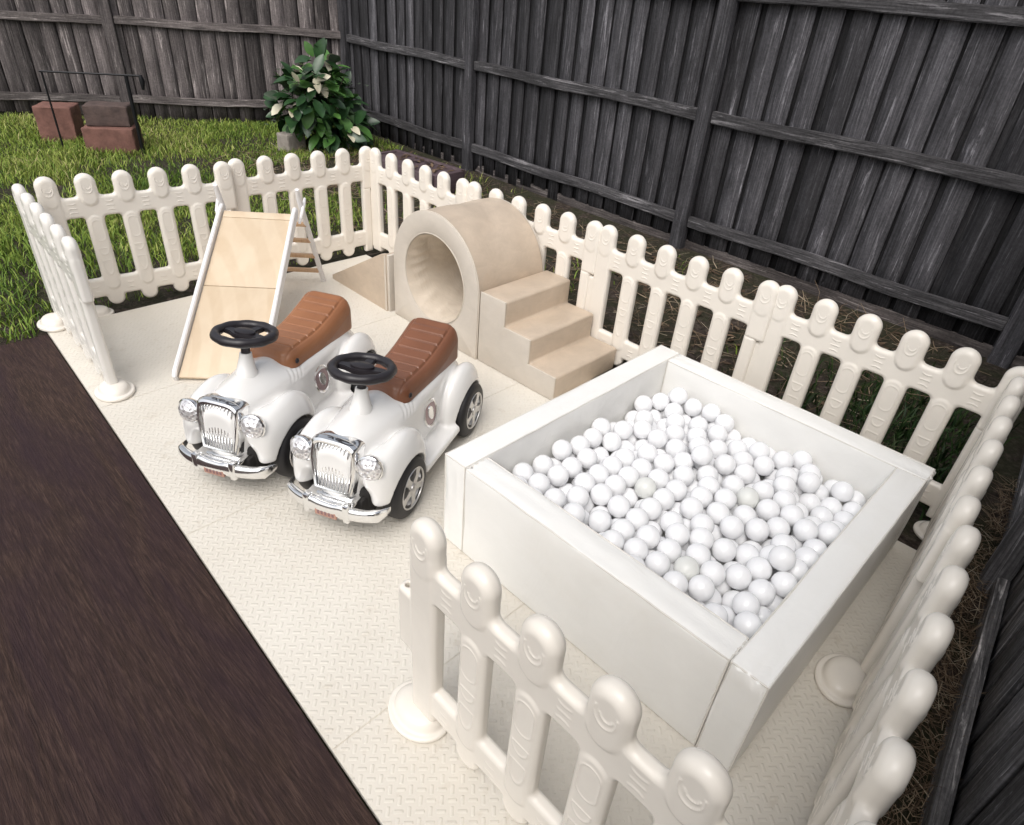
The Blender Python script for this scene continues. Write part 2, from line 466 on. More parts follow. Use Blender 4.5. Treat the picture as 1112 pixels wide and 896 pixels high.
# ------------------------------------------------------------------ play mat, four folding sections
mat_root = empty('play_mat', (.42, 3.036, GZ), 0, 'cream textured foam play mat in folding sections under the toys', 'play mat')
ys = [3.036, 2.30, 1.506, .712, -.09]
def edge_x(y): return .421 + (y - 3.036) * (.131 / 3.136)
def right_x(y): return 1.945 + (3.04 - y) * .0
for a, b in zip(ys, ys[1:]):
    bm = bmesh.new()
    gp = .0002
    P = [(edge_x(b), b + gp), (2.0 if b > 1.0 else 1.942, b + gp), (2.0 if b > 1.0 else 1.942, a - gp), (edge_x(a), a - gp)]
    vs = [bm.verts.new((x - .42, y - 3.036, 0)) for x, y in P]
    f = bm.faces.new(vs)
    ex = bmesh.ops.extrude_face_region(bm, geom=[f])
    bmesh.ops.translate(bm, vec=(0, 0, -GZ - .001), verts=[v for v in ex['geom'] if isinstance(v, bmesh.types.BMVert)])
    bmesh.ops.translate(bm, vec=(0, 0, .001), verts=bm.verts)
    bmesh.ops.bevel(bm, geom=[e for e in bm.edges if all(v.co.z > .01 for v in e.verts)], offset=.0016, segments=2, affect='EDGES')
    bm_mesh('mat_section', bm, M['mat'], mat_root)

# ------------------------------------------------------------------ picket fence panels
PT = .1368; PH = .5775; PL = 5 * PT
def d_stadium(X, Z, cx, z0, z1, r):
    zz = np.clip(Z, z0, z1)
    return np.sqrt((X - cx) ** 2 + (Z - zz) ** 2) - r
def d_box2(X, Z, x0, x1, z0, z1, r=0.0):
    qx = np.abs(X - (x0 + x1) / 2) - (x1 - x0) / 2 + r; qz = np.abs(Z - (z0 + z1) / 2) - (z1 - z0) / 2 + r
    return np.sqrt(np.maximum(qx, 0) ** 2 + np.maximum(qz, 0) ** 2) + np.minimum(np.maximum(qx, qz), 0) - r
def extr(d2, Y, h, r):
    a = d2 + r; b = np.abs(Y) - h + r
    return np.sqrt(np.maximum(a, 0) ** 2 + np.maximum(b, 0) ** 2) + np.minimum(np.maximum(a, b), 0) - r
def seg(X, Z, ax, az, bx, bz):
    px, pz = X - ax, Z - az; dx, dz = bx - ax, bz - az
    t = np.clip((px * dx + pz * dz) / (dx * dx + dz * dz), 0, 1)
    return np.sqrt((px - dx * t) ** 2 + (pz - dz * t) ** 2)
def arc(X, Z, cx, cz, rx, rz, zlo=-9, zhi=9):
    k = np.sqrt(((X - cx) / rx) ** 2 + ((Z - cz) / rz) ** 2)
    d = np.abs(k - 1) * min(rx, rz)
    return np.where((Z >= zlo) & (Z <= zhi), d, .02)

def picket_fn(X, Y, Z, socket=False):
    i = np.clip(np.round(X / PT), 0, 5)
    u = X - i * PT                          # local to the nearest picket
    end = (i == 0) | (i == 5)
    cut = np.where(i == 5, .362 - Z, -1)
    # flat web: rails, bars and heads joined with generous fillets
    hd = np.maximum(d_stadium(u, Z, 0, .43, PH - .0385, .0375), cut)
    bar = np.where(end, .05, d_stadium(u, Z, 0, .045, .42, .034))
    top = d_box2(X, Z, -.03, PL + .012, .405, .487, .004)
    bot = d_box2(X, Z, -.03, PL + .010, .056, .140, .004)
    web = smin(smin(top, hd, .022), smin(bot, bar, .014), .014)
    endL = d_box2(X, Z, -.0385, .036, .03, PH - .06, .012)
    if socket:
        lo_l = smin(d_box2(X, Z, -.078, .02, .205, .372, .012), d_box2(X, Z, -.036, .02, .02, .30, .006), .02)
    else:
        lo_l = d_box2(X, Z, -.061, .02, .045, .355, .006)
    endR = np.minimum(d_box2(X, Z, PL - .036, PL + .0385, .361, PH - .06, .012), d_box2(X, Z, PL - .036, PL + .0125, .02, .37, .006))
    # relief
    rel = arc(u, Z, 0, .530, .0195, .027, -9, .540)
    rel = np.minimum(rel, arc(u, Z, .002, .530, .0115, .012, -9, .530))
    rail_u = np.abs(X / PT - np.floor(X / PT) - .5) * PT
    for k, zc in ((0, .463), (1, .447), (2, .431)):
        rel = np.minimum(rel, np.where(rail_u < .014, np.abs(Z - zc - rail_u * rail_u * (18 - 18 * k)), .02))
    rel = np.minimum(rel, np.where(rail_u < .012, np.minimum(np.abs(Z - .105 - rail_u * rail_u * 16), np.abs(Z - .085 + rail_u * rail_u * 16)), .02))
    barrel = np.abs(d_stadium(u, Z, 0, .325, .372, .0205))
    barrel = np.minimum(barrel, np.minimum(arc(u, Z, 0, .272, .019, .028, -9, .272), seg(u, Z, -.019, .272, .019, .272)))
    barrel = np.minimum(barrel, np.minimum(arc(u, Z, 0, .205, .019, .050, -9, .218), seg(u, Z, -.018, .218, .018, .218)))
    rel = np.minimum(rel, np.where(end, .02, barrel))
    bumpv = .0017 * np.clip(1 - rel / .0030, 0, 1) ** 1.2
    # solids: web, then the padded heads and bars standing slightly proud of it
    d = extr(web, Y, .0148, .0115)
    d = smin(d, extr(endL, Y, .0180, .013), .004)
    d = smin(d, extr(lo_l, Y, .0165, .011), .003)
    d = smin(d, extr(endR, Y, .0180, .013), .004)
    headp = np.maximum(d_stadium(u, Z, 0, .482, PH - .0375, .0375), cut)
    d = smin(d, extr(headp, Y, .0200, .0190), .003)
    barp = np.where(end, .05, d_stadium(u, Z, 0, .112, .385, .0325))
    d = smin(d, extr(barp, Y, .0182, .015), .003)
    hx = -.060 if socket else -.050
    d = smax(d, -np.maximum(np.sqrt((X - hx) ** 2 + Y ** 2) - (.0065 if socket else .005), .25 - Z), .002)
    return d - bumpv
panel_me = sdf_mesh('panel', picket_fn, (-.070, -.030, -.01), (PL + .048, .030, PH + .008), .0024)
front_me = sdf_mesh('panel', lambda a, b, c: picket_fn(a, b, c, True), (-.090, -.030, -.01), (PL + .048, .030, PH + .008), .0022)
for m_ in (panel_me, front_me):
    m_.materials.append(M['picket'])
    m_.polygons.foreach_set('use_smooth', [True] * len(m_.polygons))
panel_pale = panel_me.copy(); panel_pale.materials.clear(); panel_pale.materials.append(M['picket_pale'])

def foot_fn(X, Y, Z):
    r = np.sqrt((X / 1.22) ** 2 + Y ** 2)
    plate = extr2(r - .064, Z, .0015, .0065)
    dome = smax(ellip(X, Y, Z, (0, 0, 0), (.066, .050, .050)), Z - .034, .014)
    d = smin(plate, dome, .005)
    return np.maximum(d, -Z - .004)
def extr2(d2, Z, zc, h):
    a = d2 + .004; b = np.abs(Z - zc) - h + .004
    return np.sqrt(np.maximum(a, 0) ** 2 + np.maximum(b, 0) ** 2) + np.minimum(np.maximum(a, b), 0) - .004
foot_me = sdf_mesh('foot', foot_fn, (-.10, -.085, -.012), (.10, .085, .065), .0035)
foot_me.materials.append(M['picket'])
foot_me.polygons.foreach_set('use_smooth', [True] * len(foot_me.polygons))

def panel(x, y, deg, label, feet=(), lean=0, me=None, z=0.0):
    r = empty('picket_fence_panel', (x, y, z), R(deg), label, 'fence panel', 'plastic picket fence panels round the play area')
    p = bpy.data.objects.new('panel', me or panel_me); COL.objects.link(p); p.parent = r
    if lean: p.rotation_euler = (R(lean), 0, 0)
    for fx, fy, fz in feet:
        f_ = bpy.data.objects.new('foot', foot_me); COL.objects.link(f_); f_.parent = r; f_.location = (fx, fy, fz - z)
    return r
FZ = .006
panel(.492, 3.058, -92.2, 'cream picket panel seen edge-on at the left, joining the back corner beside the lawn', [(PL, 0, FZ), (.0, -.03, FZ)], me=panel_pale)
panel(.514, .636, -90.6, 'cream picket panel nearest the viewer, in front of the ball pit', [(-.020, -.006, FZ), (PL - .02, 0.01, GZ + FZ)], me=front_me)
panel(.592, 3.122, -5.6, 'cream picket panel behind the slide, left half of the back row', [(.03, -.02, GZ + FZ)])
panel(1.348, 3.078, -3.4, 'cream picket panel in front of the leafy shrub, behind the ladder')
panel(2.055, 2.985, -89.6, 'cream picket panel between the back corner and the tunnel', [(PL, -.03, GZ + FZ)])
panel(2.068, 2.231, -87.2, 'cream picket panel behind the tunnel and the foam steps', [(PL, .0, GZ + FZ)])
panel(2.108, 1.481, -89.9, 'cream picket panel right of the foam steps, behind the pit back corner', [(PL, .0, GZ + FZ)])
panel(2.119, .741, -90.2, 'cream picket panel behind the right corner of the ball pit', [(PL + .03, -.035, GZ + FZ)])
panel(2.035, .052, -176.0, 'cream picket panel along the right edge, far half, near the black fence', [(PL + .045, -.035, FZ)])
panel(1.250, -.020, -174.4, 'cream picket panel along the right edge, near half, at the bottom of the view', [(PL - .02, -.01, FZ)])

# ------------------------------------------------------------------ ball pit
PX0, PY0, PW, PD, PZ, TH = .893, .115, 1.008, .922, .302, .080
pit = empty('ball_pit', (PX0, PY0, .001), 0, 'square white padded ball pit full of white balls', 'ball pit')
def soft_box(name, lo, hi, mat, parent, bev=.010, pipe=None, sub=5, bulge=.0025, seed=0):
    """stuffed foam block: rounded edges, slightly bulging faces, uneven seams and a stitched piping"""
    bm = bmesh.new()
    add_box(bm, lo, hi, 0)
    bmesh.ops.subdivide_edges(bm, edges=bm.edges[:], cuts=7, use_grid_fill=True)
    c = [(a + b) / 2 for a, b in zip(lo, hi)]; hs = [(b - a) / 2 for a, b in zip(lo, hi)]
    rg = random.Random(seed)
    ph = [rg.uniform(0, 6) for _ in range(6)]
    for v in bm.verts:
        q = [(v.co[i] - c[i]) / hs[i] for i in range(3)]
        for i in range(3):
            if abs(abs(q[i]) - 1) < 1e-4:
                j, k = (i + 1) % 3, (i + 2) % 3
                w_ = max(0, 1 - q[j] ** 2) * max(0, 1 - q[k] ** 2)
                if i == 2 and q[2] < 0: w_ = 0
                v.co[i] += math.copysign(bulge, q[i]) * w_
        if q[2] > -.99:
            v.co.x += .0016 * math.sin(q[1] * 7 + ph[0]) * math.cos(q[2] * 3 + ph[1]) ; v.co.y += .0016 * math.sin(q[0] * 7 + ph[2]); v.co.z += .0016 * math.sin(q[0] * 5 + ph[3]) * math.cos(q[1] * 5 + ph[4])
    sharp = [e for e in bm.edges if len(e.link_faces) == 2 and e.calc_face_angle(0) > .9]
    bmesh.ops.bevel(bm, geom=sharp, offset=bev, segments=4, affect='EDGES', profile=.5)
    o = bm_mesh(name, bm, mat, parent, True, 180)
    if pipe:
        bp = bmesh.new()
        i_ = bev * .30
        zt = hi[2] - i_
        rr = .0022
        for z_ in (zt,):
            ring = []
            for (xa, ya), (xb, yb) in zip(((lo[0], lo[1]), (hi[0], lo[1]), (hi[0], hi[1]), (lo[0], hi[1])), ((hi[0], lo[1]), (hi[0], hi[1]), (lo[0], hi[1]), (lo[0], lo[1]))):
                for q in range(14):
                    t_ = q / 14
                    x = xa + (xb - xa) * t_; y = ya + (yb - ya) * t_
                    x = min(max(x, lo[0] + i_), hi[0] - i_); y = min(max(y, lo[1] + i_), hi[1] - i_)
                    ring.append((x + rg.uniform(-.0005, .0005), y + rg.uniform(-.0005, .0005), z_ + rg.uniform(-.0007, .0007)))
            add_tube(bp, ring, rr, 6, closed=True)
        for (x, y) in ((lo[0] + i_, lo[1] + i_), (hi[0] - i_, lo[1] + i_), (hi[0] - i_, hi[1] - i_), (lo[0] + i_, hi[1] - i_)):
            add_tube(bp, [(x + rg.uniform(-.0006, .0006), y, lo[2] + .004 + (zt - lo[2] - .004) * q / 8) for q in range(9)], rr, 6)
        bm_mesh('piping', bp, pipe, o)
    return o
g_ = .002
soft_box('padded_wall', (0, PD - TH, 0), (PW, PD, PZ), M['white_vinyl'], pit, .006, M['pipe_white'], seed=1)
soft_box('padded_wall', (PW - TH, 0, 0), (PW, PD - TH - g_, PZ - .002), M['white_vinyl'], pit, .006, M['pipe_white'], seed=2)
soft_box('padded_wall', (0, 0, 0), (PW - TH - g_, TH, PZ - .001), M['white_vinyl'], pit, .006, M['pipe_white'], seed=3)
soft_box('padded_wall', (0, TH + g_, 0), (TH, PD - TH - g_, PZ - .003), M['white_vinyl'], pit, .006, M['pipe_white'], seed=4)
soft_box('floor_cushion', (TH + .004, TH + .004, 0), (PW - TH - .004, PD - TH - .004, .129), M['white_vinyl'], pit, .008, None, seed=5)

# balls: settle them in the pit by pushing overlapping pairs apart
BR = .0306
bx0, bx1 = PX0 + TH + BR + .006, PX0 + PW - TH - BR - .006
by0, by1 = PY0 + TH + BR + .006, PY0 + PD - TH - BR - .006
bz0 = .131 + BR
pts = []
NB = 298
P = np.stack([RNG.uniform(bx0, bx1, NB), RNG.uniform(by0, by1, NB), RNG.uniform(bz0, bz0 + .14, NB)], -1)
for it in range(420):
    P[:, 2] -= .0012
    for _ in range(2):
        d = P[:, None] - P[None]; L = np.sqrt((d ** 2).sum(-1)) + np.eye(len(P)) * 9
        ov = np.maximum(0, 2 * BR - L)
        P += (d / L[..., None] * ov[..., None] * .5).sum(1) * .6
        P[:, 0] = np.clip(P[:, 0], bx0, bx1); P[:, 1] = np.clip(P[:, 1], by0, by1); P[:, 2] = np.maximum(P[:, 2], bz0)
    if it < 200: P += RNG.normal(0, .0016, P.shape)
bm = bmesh.new()
bmesh.ops.create_uvsphere(bm, u_segments=32, v_segments=20, radius=BR)
ball0 = bm_mesh('plastic_ball', bm, M['ball'], None, True, 180)
seam_me = ball0.data
clear_me = seam_me.copy(); clear_me.materials.clear(); clear_me.materials.append(M['clear_ball'])
# nearest exposed balls to the three translucent ones of the photograph
clear_spots = {0: (1.275, .668, 'translucent milky ball near the middle of the ball pit'), 1: (1.47, .452, 'translucent milky ball right of the middle of the pit'), 2: (1.122, .435, 'translucent milky ball close to the long front wall of the pit')}
chosen = {}
for k, (x, y, lb) in clear_spots.items():
    sc = (P[:, 0] - x) ** 2 + (P[:, 1] - y) ** 2 - (P[:, 2] - bz0) * .05
    chosen[int(np.argmin(sc))] = lb
for i, q in enumerate(P):
    o = ball0 if i == 0 else ball0.copy()
    if i: COL.objects.link(o)
    if i in chosen: o.data = clear_me
    o.location = q; o.rotation_euler = (random.uniform(0, 6), random.uniform(0, 6), random.uniform(0, 6))
    tag(o, chosen.get(i, 'glossy white plastic ball heaped in the padded ball pit'), 'ball', 'balls heaped in the ball pit')
print('balls', len(P))
# ------------------------------------------------------------------ foam steps, tunnel and ramp
def prism(name, prof, x0, x1, mat, parent, bev=.008, side=None):
    """prof: closed (y, z) outline, extruded along x"""
    bm = bmesh.new()
    A = [bm.verts.new((x0, y, z)) for y, z in prof]; B = [bm.verts.new((x1, y, z)) for y, z in prof]
    fa = bm.faces.new(A); fb = bm.faces.new(B[::-1])
    n = len(prof)
    for i in range(n): bm.faces.new((A[i], B[i], B[(i + 1) % n], A[(i + 1) % n]))
    bmesh.ops.recalc_face_normals(bm, faces=bm.faces)
    bmesh.ops.bevel(bm, geom=bm.edges[:], offset=bev, segments=3, affect='EDGES', profile=.5)
    o = bm_mesh(name, bm, mat, parent, True, 35)
    return o
def piping_loop(pts, parent, mat, r=.0022):
    bp = bmesh.new()
    fine = []
    for a, b in zip(pts, pts[1:] + pts[:1]):
        a, b = Vector(a), Vector(b)
        for q in range(8):
            fine.append(a.lerp(b, q / 8) + Vector((random.uniform(-.0005, .0005),) * 3))
    add_tube(bp, fine, r, 6, closed=True)
    return bm_mesh('piping', bp, mat, parent)

ST = empty('foam_steps', (1.685, 1.325, .001), R(1.2), 'three-tread beige foam steps beside the crawl tunnel', 'soft play steps')
sw = .400; sd = .1415; sh = .312 / 3
prof = [(0, 0), (0, sh), (sd, sh), (sd, 2 * sh), (2 * sd, 2 * sh), (2 * sd, 3 * sh), (3 * sd, 3 * sh), (3 * sd, 0)]
prism('step_block', prof, .004, sw, M['beige_vinyl'], ST, .011)
def inset(prof, d):
    n = len(prof); out = []
    for i in range(n):
        p0, p1, p2 = Vector(prof[i - 1]), Vector(prof[i]), Vector(prof[(i + 1) % n])
        e1 = (p1 - p0).normalized(); e2 = (p2 - p1).normalized()
        n1 = Vector((e1.y, -e1.x)); n2 = Vector((e2.y, -e2.x))
        b = n1 + n2
        s_ = d / max(.2, (1 + n1.dot(n2)))
        out.append(tuple(p1 + b * s_))
    return out
pin = inset(prof, .004)
prism('side_panel', pin, -.001, .02, M['grey_vinyl'], ST, .0015)
piping_loop([(.002, y, z) for y, z in inset(prof, .003)], ST, M['piping'], .0024)

TN = empty('crawl_tunnel', (1.668, 2.037, .001), 0, 'beige arched foam crawl tunnel with a round opening', 'crawl tunnel')
tw, tz, td, hr, hzc = .282, .265, .395, .193, .262
def arch_pts(hw, top_c, n=40, zb=0.0):
    pts = [(-hw, zb)]
    for i in range(n + 1):
        a = PI - PI * i / n
        pts.append((hw * math.cos(a), top_c + hw * math.sin(a)))
    pts.append((hw, zb))
    return pts
NA = 160
def arch_ray(a, hw, zc_arch, cz):
    """distance from the hole centre to the arch outline at angle a"""
    lo, hi = 0, 1.0
    c, s = math.cos(a), math.sin(a)
    def inside(r):
        y = r * c; z = cz + r * s
        if z < 0.0: return False
        if z <= zc_arch: return abs(y) <= hw
        return y * y + (z - zc_arch) ** 2 <= hw * hw
    for _ in range(40):
        m = (lo + hi) / 2
        if inside(m): lo = m
        else: hi = m
    return lo
angs = sorted(set([2 * PI * i / NA for i in range(NA)] + [math.atan2(-hzc, tw) % (2 * PI), math.atan2(-hzc, -tw) % (2 * PI)]))
def ring_pts(bm, x, kind, d=0.0):
    out = []
    for a in angs:
        r = hr + d if kind == 'hole' else arch_ray(a, tw, tz, hzc) - d
        out.append(bm.verts.new((x, r * math.cos(a), hzc + r * math.sin(a))))
    return out
def bridge(bm, A, B):
    n = len(A)
    for i in range(n): bm.faces.new((A[i], A[(i + 1) % n], B[(i + 1) % n], B[i]))
for nm, xs in (('front_panel', (0.0, .010)), ('back_panel', (td, td - .010))):
    bm = bmesh.new()
    rs = [ring_pts(bm, xs[1], 'arch', .0005), ring_pts(bm, xs[0] + (xs[1] - xs[0]) * .25, 'arch', .001), ring_pts(bm, xs[0], 'arch', .006), ring_pts(bm, xs[0], 'hole', .012), ring_pts(bm, xs[0] + (xs[1] - xs[0]) * .5, 'hole', .002), ring_pts(bm, xs[1], 'hole', 0)]
    for A_, B_ in zip(rs, rs[1:]): bridge(bm, A_, B_)
    bm_mesh(nm, bm, M['grey_vinyl'], TN, True, 50)
bm = bmesh.new()
NXB = 22
prev = None
for j in range(NXB + 1):
    x = .012 + (td - .024) * j / NXB
    cur = []
    for a in angs:
        r = arch_ray(a, tw, tz, hzc)
        y, z = r * math.cos(a), hzc + r * math.sin(a)
        wv_ = .0035 * math.sin(3.1 * j / NXB * PI + 2 * math.sin(a * 3)) * (1 if z > .05 else 0) * math.sin(PI * j / NXB)
        k = 1 + wv_ / max(r, .05)
        cur.append(bm.verts.new((x, y * k, hzc + (z - hzc) * k)))
    if prev: bridge(bm, prev, cur)
    prev = cur
bm_mesh('foam_body', bm, M['beige_vinyl'], TN, True, 50)
bm = bmesh.new()
prev = None
for j in range(41):
    x = .004 + (td - .008) * j / 40
    cur = []
    for a in angs:
        sag = .016 * max(0, math.sin(a * 2.0 + .4)) * math.sin(2.3 * PI * j / 40 + 1.5 * math.sin(a * 2)) * math.sin(PI * j / 40)
        pl = .5 + .5 * math.sin(a * 19 + 2.5 * math.sin(a * 3) + .9 * math.sin(j * .35))
        wr_ = .008 * pl ** 2 * min(1, j / 7) * (.35 + .65 * abs(math.sin(a * 1.5 + .6))) * (1 - .6 * j / 40)
        r = hr - .001 - abs(sag) - abs(wr_)
        cur.append(bm.verts.new((x, r * math.cos(a), hzc + r * math.sin(a))))
    if prev: bridge(bm, prev, cur)
    prev = cur
bm_mesh('lining', bm, M['lining'], TN, True, 180)
for x in (.008,):
    bp = bmesh.new()
    add_tube(bp, [(x, (arch_ray(a, tw, tz, hzc) + .0006) * math.cos(a), hzc + (arch_ray(a, tw, tz, hzc) + .0006) * math.sin(a)) for a in angs], .0026, 6, closed=True)
    add_tube(bp, [(.003, (hr + .004) * math.cos(a), hzc + (hr + .004) * math.sin(a)) for a in angs], .0026, 6, closed=True)
    bm_mesh('piping', bp, M['piping'], TN)

RP = empty('foam_ramp', (1.655, 2.350, .001), R(-1.0), 'low beige foam wedge ramp between the ladder and the tunnel', 'soft play ramp')
prof = [(.016, 0), (.016, .272), (.040, .268), (.49, .018), (.49, 0)]
prof = prof[::-1]
prism('wedge', prof, .003, .39, M['beige_vinyl'], RP, .007)
prism('side_panel', inset(prof, .004), -.001, .02, M['beige_vinyl'], RP, .0015)
prism('end_panel', [(.013, 0), (.013, .275), (-.004, .275), (-.004, 0)], .006, .385, M['grey_vinyl'], RP, .003)
bp = bmesh.new(); add_tube(bp, [(.0, .015, .004), (.0, .015, .10), (.0, .015, .20), (.002, .016, .272)], .0045, 8)
bm_mesh('piping', bp, M['piping'], RP)

# ------------------------------------------------------------------ slide with ladder
d_ = Vector((.665, .747, 0)).normalized(); wv = Vector((.747, -.665, 0)).normalized()
SL = empty('climbing_slide', (.660, 2.322, .001), math.atan2(d_.y, d_.x), 'white framed birch slide with a short rung ladder behind it', 'slide')
# local: x along the slope direction, -y towards the right-hand side
SWd = .315
def lp(x, y, z): return (x, -y, z)
a0 = math.atan2(.395, .770); Ls = .866
slope = Matrix.Translation((0, 0, .012)) @ Matrix.Rotation(-a0, 4, 'Y')
for (s0, s1) in ((.004, .445), (.448, Ls - .035)):
    bm = bmesh.new(); add_box(bm, (s0, -SWd + .012, -.008), (s1, -.012, .004), .0015, 2, slope)
    bm_mesh('board', bm, M['ply'], SL, True, 40)
bm = bmesh.new(); add_box(bm, (Ls - .034, -SWd + .012, -.010), (Ls + .004, -.012, .006), .003, 2, slope)
bm_mesh('top_board', bm, M['ply'], SL, True, 40)
for yy in (0, -SWd):
    bm = bmesh.new()
    pr = [(-.004, -.014), (-.004, .016), (.02, .026), (Ls - .02, .028), (Ls + .03, .020), (Ls + .046, -.004), (Ls + .030, -.030), (Ls - .02, -.024), (.0, -.020)]
    y0, y1 = yy - .008, yy + .008
    A = [bm.verts.new(slope @ Vector((x, y0, z))) for x, z in pr]; B = [bm.verts.new(slope @ Vector((x, y1, z))) for x, z in pr]
    bm.faces.new(A); bm.faces.new(B[::-1])
    for i in range(len(pr)): bm.faces.new((A[i], B[i], B[(i + 1) % len(pr)], A[(i + 1) % len(pr)]))
    bmesh.ops.recalc_face_normals(bm, faces=bm.faces)
    bmesh.ops.bevel(bm, geom=bm.edges[:], offset=.003, segments=2, affect='EDGES')
    bm_mesh('side_rail', bm, M['white_wood'], SL, True, 40)
# ladder legs lean towards the slide and rise above it
for yy in (.006, -SWd - .006):
    s_ = 1 if yy > 0 else -1
    bm = bmesh.new()
    add_tube(bm, [(1.02, yy + s_ * .012 - (.03 if s_ < 0 else 0), 0), (.965, yy + s_ * .012 - (.02 if s_ < 0 else 0), .13), (.815, yy + s_ * .010, .47), (.796, yy + s_ * .010, .515)], [.0125, .0125, .012, .009], 12)
    bm_mesh('ladder_leg', bm, M['white_wood'], SL)
    bm = bmesh.new()
    add_tube(bm, [(.875, yy + s_ * .022, .455), (.835, yy + s_ * .024, .437), (.790, yy + s_ * .020, .405), (.775, yy + s_ * .010, .37)], [.006, .008, .008, .006], 8)
    bm_mesh('hook', bm, M['white_wood'], SL)
for z in (.065, .155, .245, .335):
    x = 1.02 - (z / .515) * .224
    bm = bmesh.new(); add_box(bm, (x - .012, -SWd - .020 - .018 * (1 - z / .5), z - .009), (x + .012, .016, z + .009), .004, 2)
    bm_mesh('rung', bm, M['rung'], SL, True, 40)

# ------------------------------------------------------------------ ride-on cars
FXW, RXW, WR, WY = .194, -.262, .098, .141
def car_body_fn(X, Y, Z):
    Y = np.abs(Y)
    # main tub, narrowing to the tail
    taper = 1 - .30 * np.clip((-X - .12) / .26, 0, 1) ** 1.5
    nose = 1 - .36 * np.clip((X - .02) / .30, 0, 1) ** 1.3
    Yt = Y / (taper * nose)
    drop = .020 * np.clip((X - .05) / .27, 0, 1) ** 1.5 + .15 * np.clip((-X - .255) / .14, 0, 1) ** 1.5
    tub = rbox(X, Yt, Z + drop * np.clip((Z - .08) / .18, 0, 1), (-.015, 0, .192), (.345, .102, .108), .046) * .75
    hood = ellip(X, Y, Z, (.150, 0, .195), (.215, .080, .130))
    d = smin(tub, hood, .030)
    # front fender: a fat arched pod that sweeps back into the sill
    ff = ellip(X, Y, Z, (FXW - .002, .124, .142), (.138, .050, .132))
    nosepod = ellip(X, Y, Z, (.270, .104, .205), (.066, .038, .058))
    ff = smin(ff, nosepod, .03)
    d = smin(d, ff, .016)
    rf = ellip(X, Y, Z, (RXW + .008, .118, .128), (.130, .049, .140))
    d = smin(d, rf, .014)
    sill = rbox(X, Y, Z, (-.03, .108, .086), (.19, .056, .014), .010)
    d = smin(d, sill, .016)
    d = smax(d, .066 + .052 * np.clip((X - .235) / .03, 0, 1) - Z, .006)
    # wheel openings
    for wx in (FXW, RXW):
        rr = np.sqrt((X - wx) ** 2 + (Z - .094) ** 2)
        d = smax(d, -np.maximum(rr - WR - .010, .098 - Y), .006)
    # seat recess edge and grille recess
    d = smax(d, -rbox(X, Y, Z, (.356, 0, .225), (.020, .046, .085), .01), .006)
    # slanted louvres on the hood sides
    for k in range(4):
        px = X - (.040 + k * .017) - (Z - .278) * -.5
        lo = np.maximum(np.maximum(np.abs(px) - .0018, np.abs(Z - .278) - .016), .03 - Y)
        d = d + .0013 * np.clip(1 - np.maximum(lo, 0) / .004, 0, 1)
    return d
body_me = sdf_mesh('body', car_body_fn, (-.40, -.188, .05), (.37, .188, .352), .0040)
body_me.materials.append(M['paint']); body_me.polygons.foreach_set('use_smooth', [True] * len(body_me.polygons))

def seat_fn(X, Y, Z):
    s = np.clip((-X - .075) / .21, 0, 1)
    zt = .342 + .050 * s ** 1.6                       # top line climbs to the back rest
    w = .080 + .004 * np.clip((-X) / .2, 0, 1)
    edge = np.abs(Y) / w
    inner = np.clip((.76 - edge) / .05, 0, 1) * np.clip((X + .262) / .012, 0, 1) * np.clip((.046 - X) / .012, 0, 1)
    u = (X + .018) / .042
    groove = np.exp(-((u - np.round(u)) * .042 / .0024) ** 2)
    border = np.exp(-((edge - .77) * w / .0028) ** 2)
    top = Z - zt + .0030 * groove * inner + .0022 * border - .004 * inner * (1 - groove)
    # plan outline: a long rounded saddle, blunt at the front, wider at the back rest
    fl = .008 * np.clip((zt - Z) / .05, 0, 1)
    qx = np.abs(X + .118) - (.192 + fl) + .045; qy = np.abs(Y) - (w + fl) + .045
    plan = np.sqrt(np.maximum(qx, 0) ** 2 + np.maximum(qy, 0) ** 2) + np.minimum(np.maximum(qx, qy), 0) - .045
    bot = .288 - .05 * np.clip(-X, 0, .4) - Z
    d = smax(top * .9, plan, .034)
    return smax(d, bot, .005)
seat_me = sdf_mesh('seat', seat_fn, (-.42, -.110, .250), (.11, .110, .405), .0028)
seat_me.polygons.foreach_set('use_smooth', [True] * len(seat_me.polygons))

def build_wheel(parent, x, y, steer=0):
    s = 1 if y > 0 else -1
    w = empty('wheel', (x, y, WR)); w.parent = parent
    w.rotation_euler = (0, 0, R(steer))
    Mx = Matrix.Rotation(-s * PI / 2, 4, 'X')       # lathe axis z -> outward
    bm = bmesh.new()
    add_lathe(bm, [(.052, .026), (.066, .0275), (.078, .028), (.088, .0255), (.0945, .019), (.0975, .010), (.098, 0), (.0975, -.010), (.0945, -.019), (.086, -.026), (.04, -.027), (0, -.027)], 56, Mx)
    bm_mesh('tyre', bm, M['tyre'], w, True, 60)
    bm = bmesh.new()
    add_lathe(bm, [(.0665, .0285), (.0650, .0305), (.0620, .0295), (.0585, .020), (.054, .013), (0, .013)], 48, Mx)
    # five broad spokes round a raised cap
    for k in range(5):
        a = 2 * PI * k / 5 + .3
        ca, sa = math.cos(a), math.sin(a)
        pr = [(.010, -.0135), (.042, -.0105), (.0635, -.0165), (.0635, .0165), (.042, .0105), (.010, .0135)]
        A = []; B = []
        for r_, t_ in pr:
            p = Vector((r_ * ca - t_ * sa, r_ * sa + t_ * ca, 0))
            zz = .0285 if r_ < .05 else .0270
            A.append(bm.verts.new(Mx @ (p + Vector((0, 0, zz))))); B.append(bm.verts.new(Mx @ (p * .99 + Vector((0, 0, .014)))))
        bm.faces.new(A)
        for i in range(6): bm.faces.new((A[i], B[i], B[(i + 1) % 6], A[(i + 1) % 6]))
    add_lathe(bm, [(.017, .026), (.0165, .031), (.012, .0335), (0, .034)], 24, Mx)
    bm_mesh('rim', bm, M['silver'], w, True, 35)
    return w

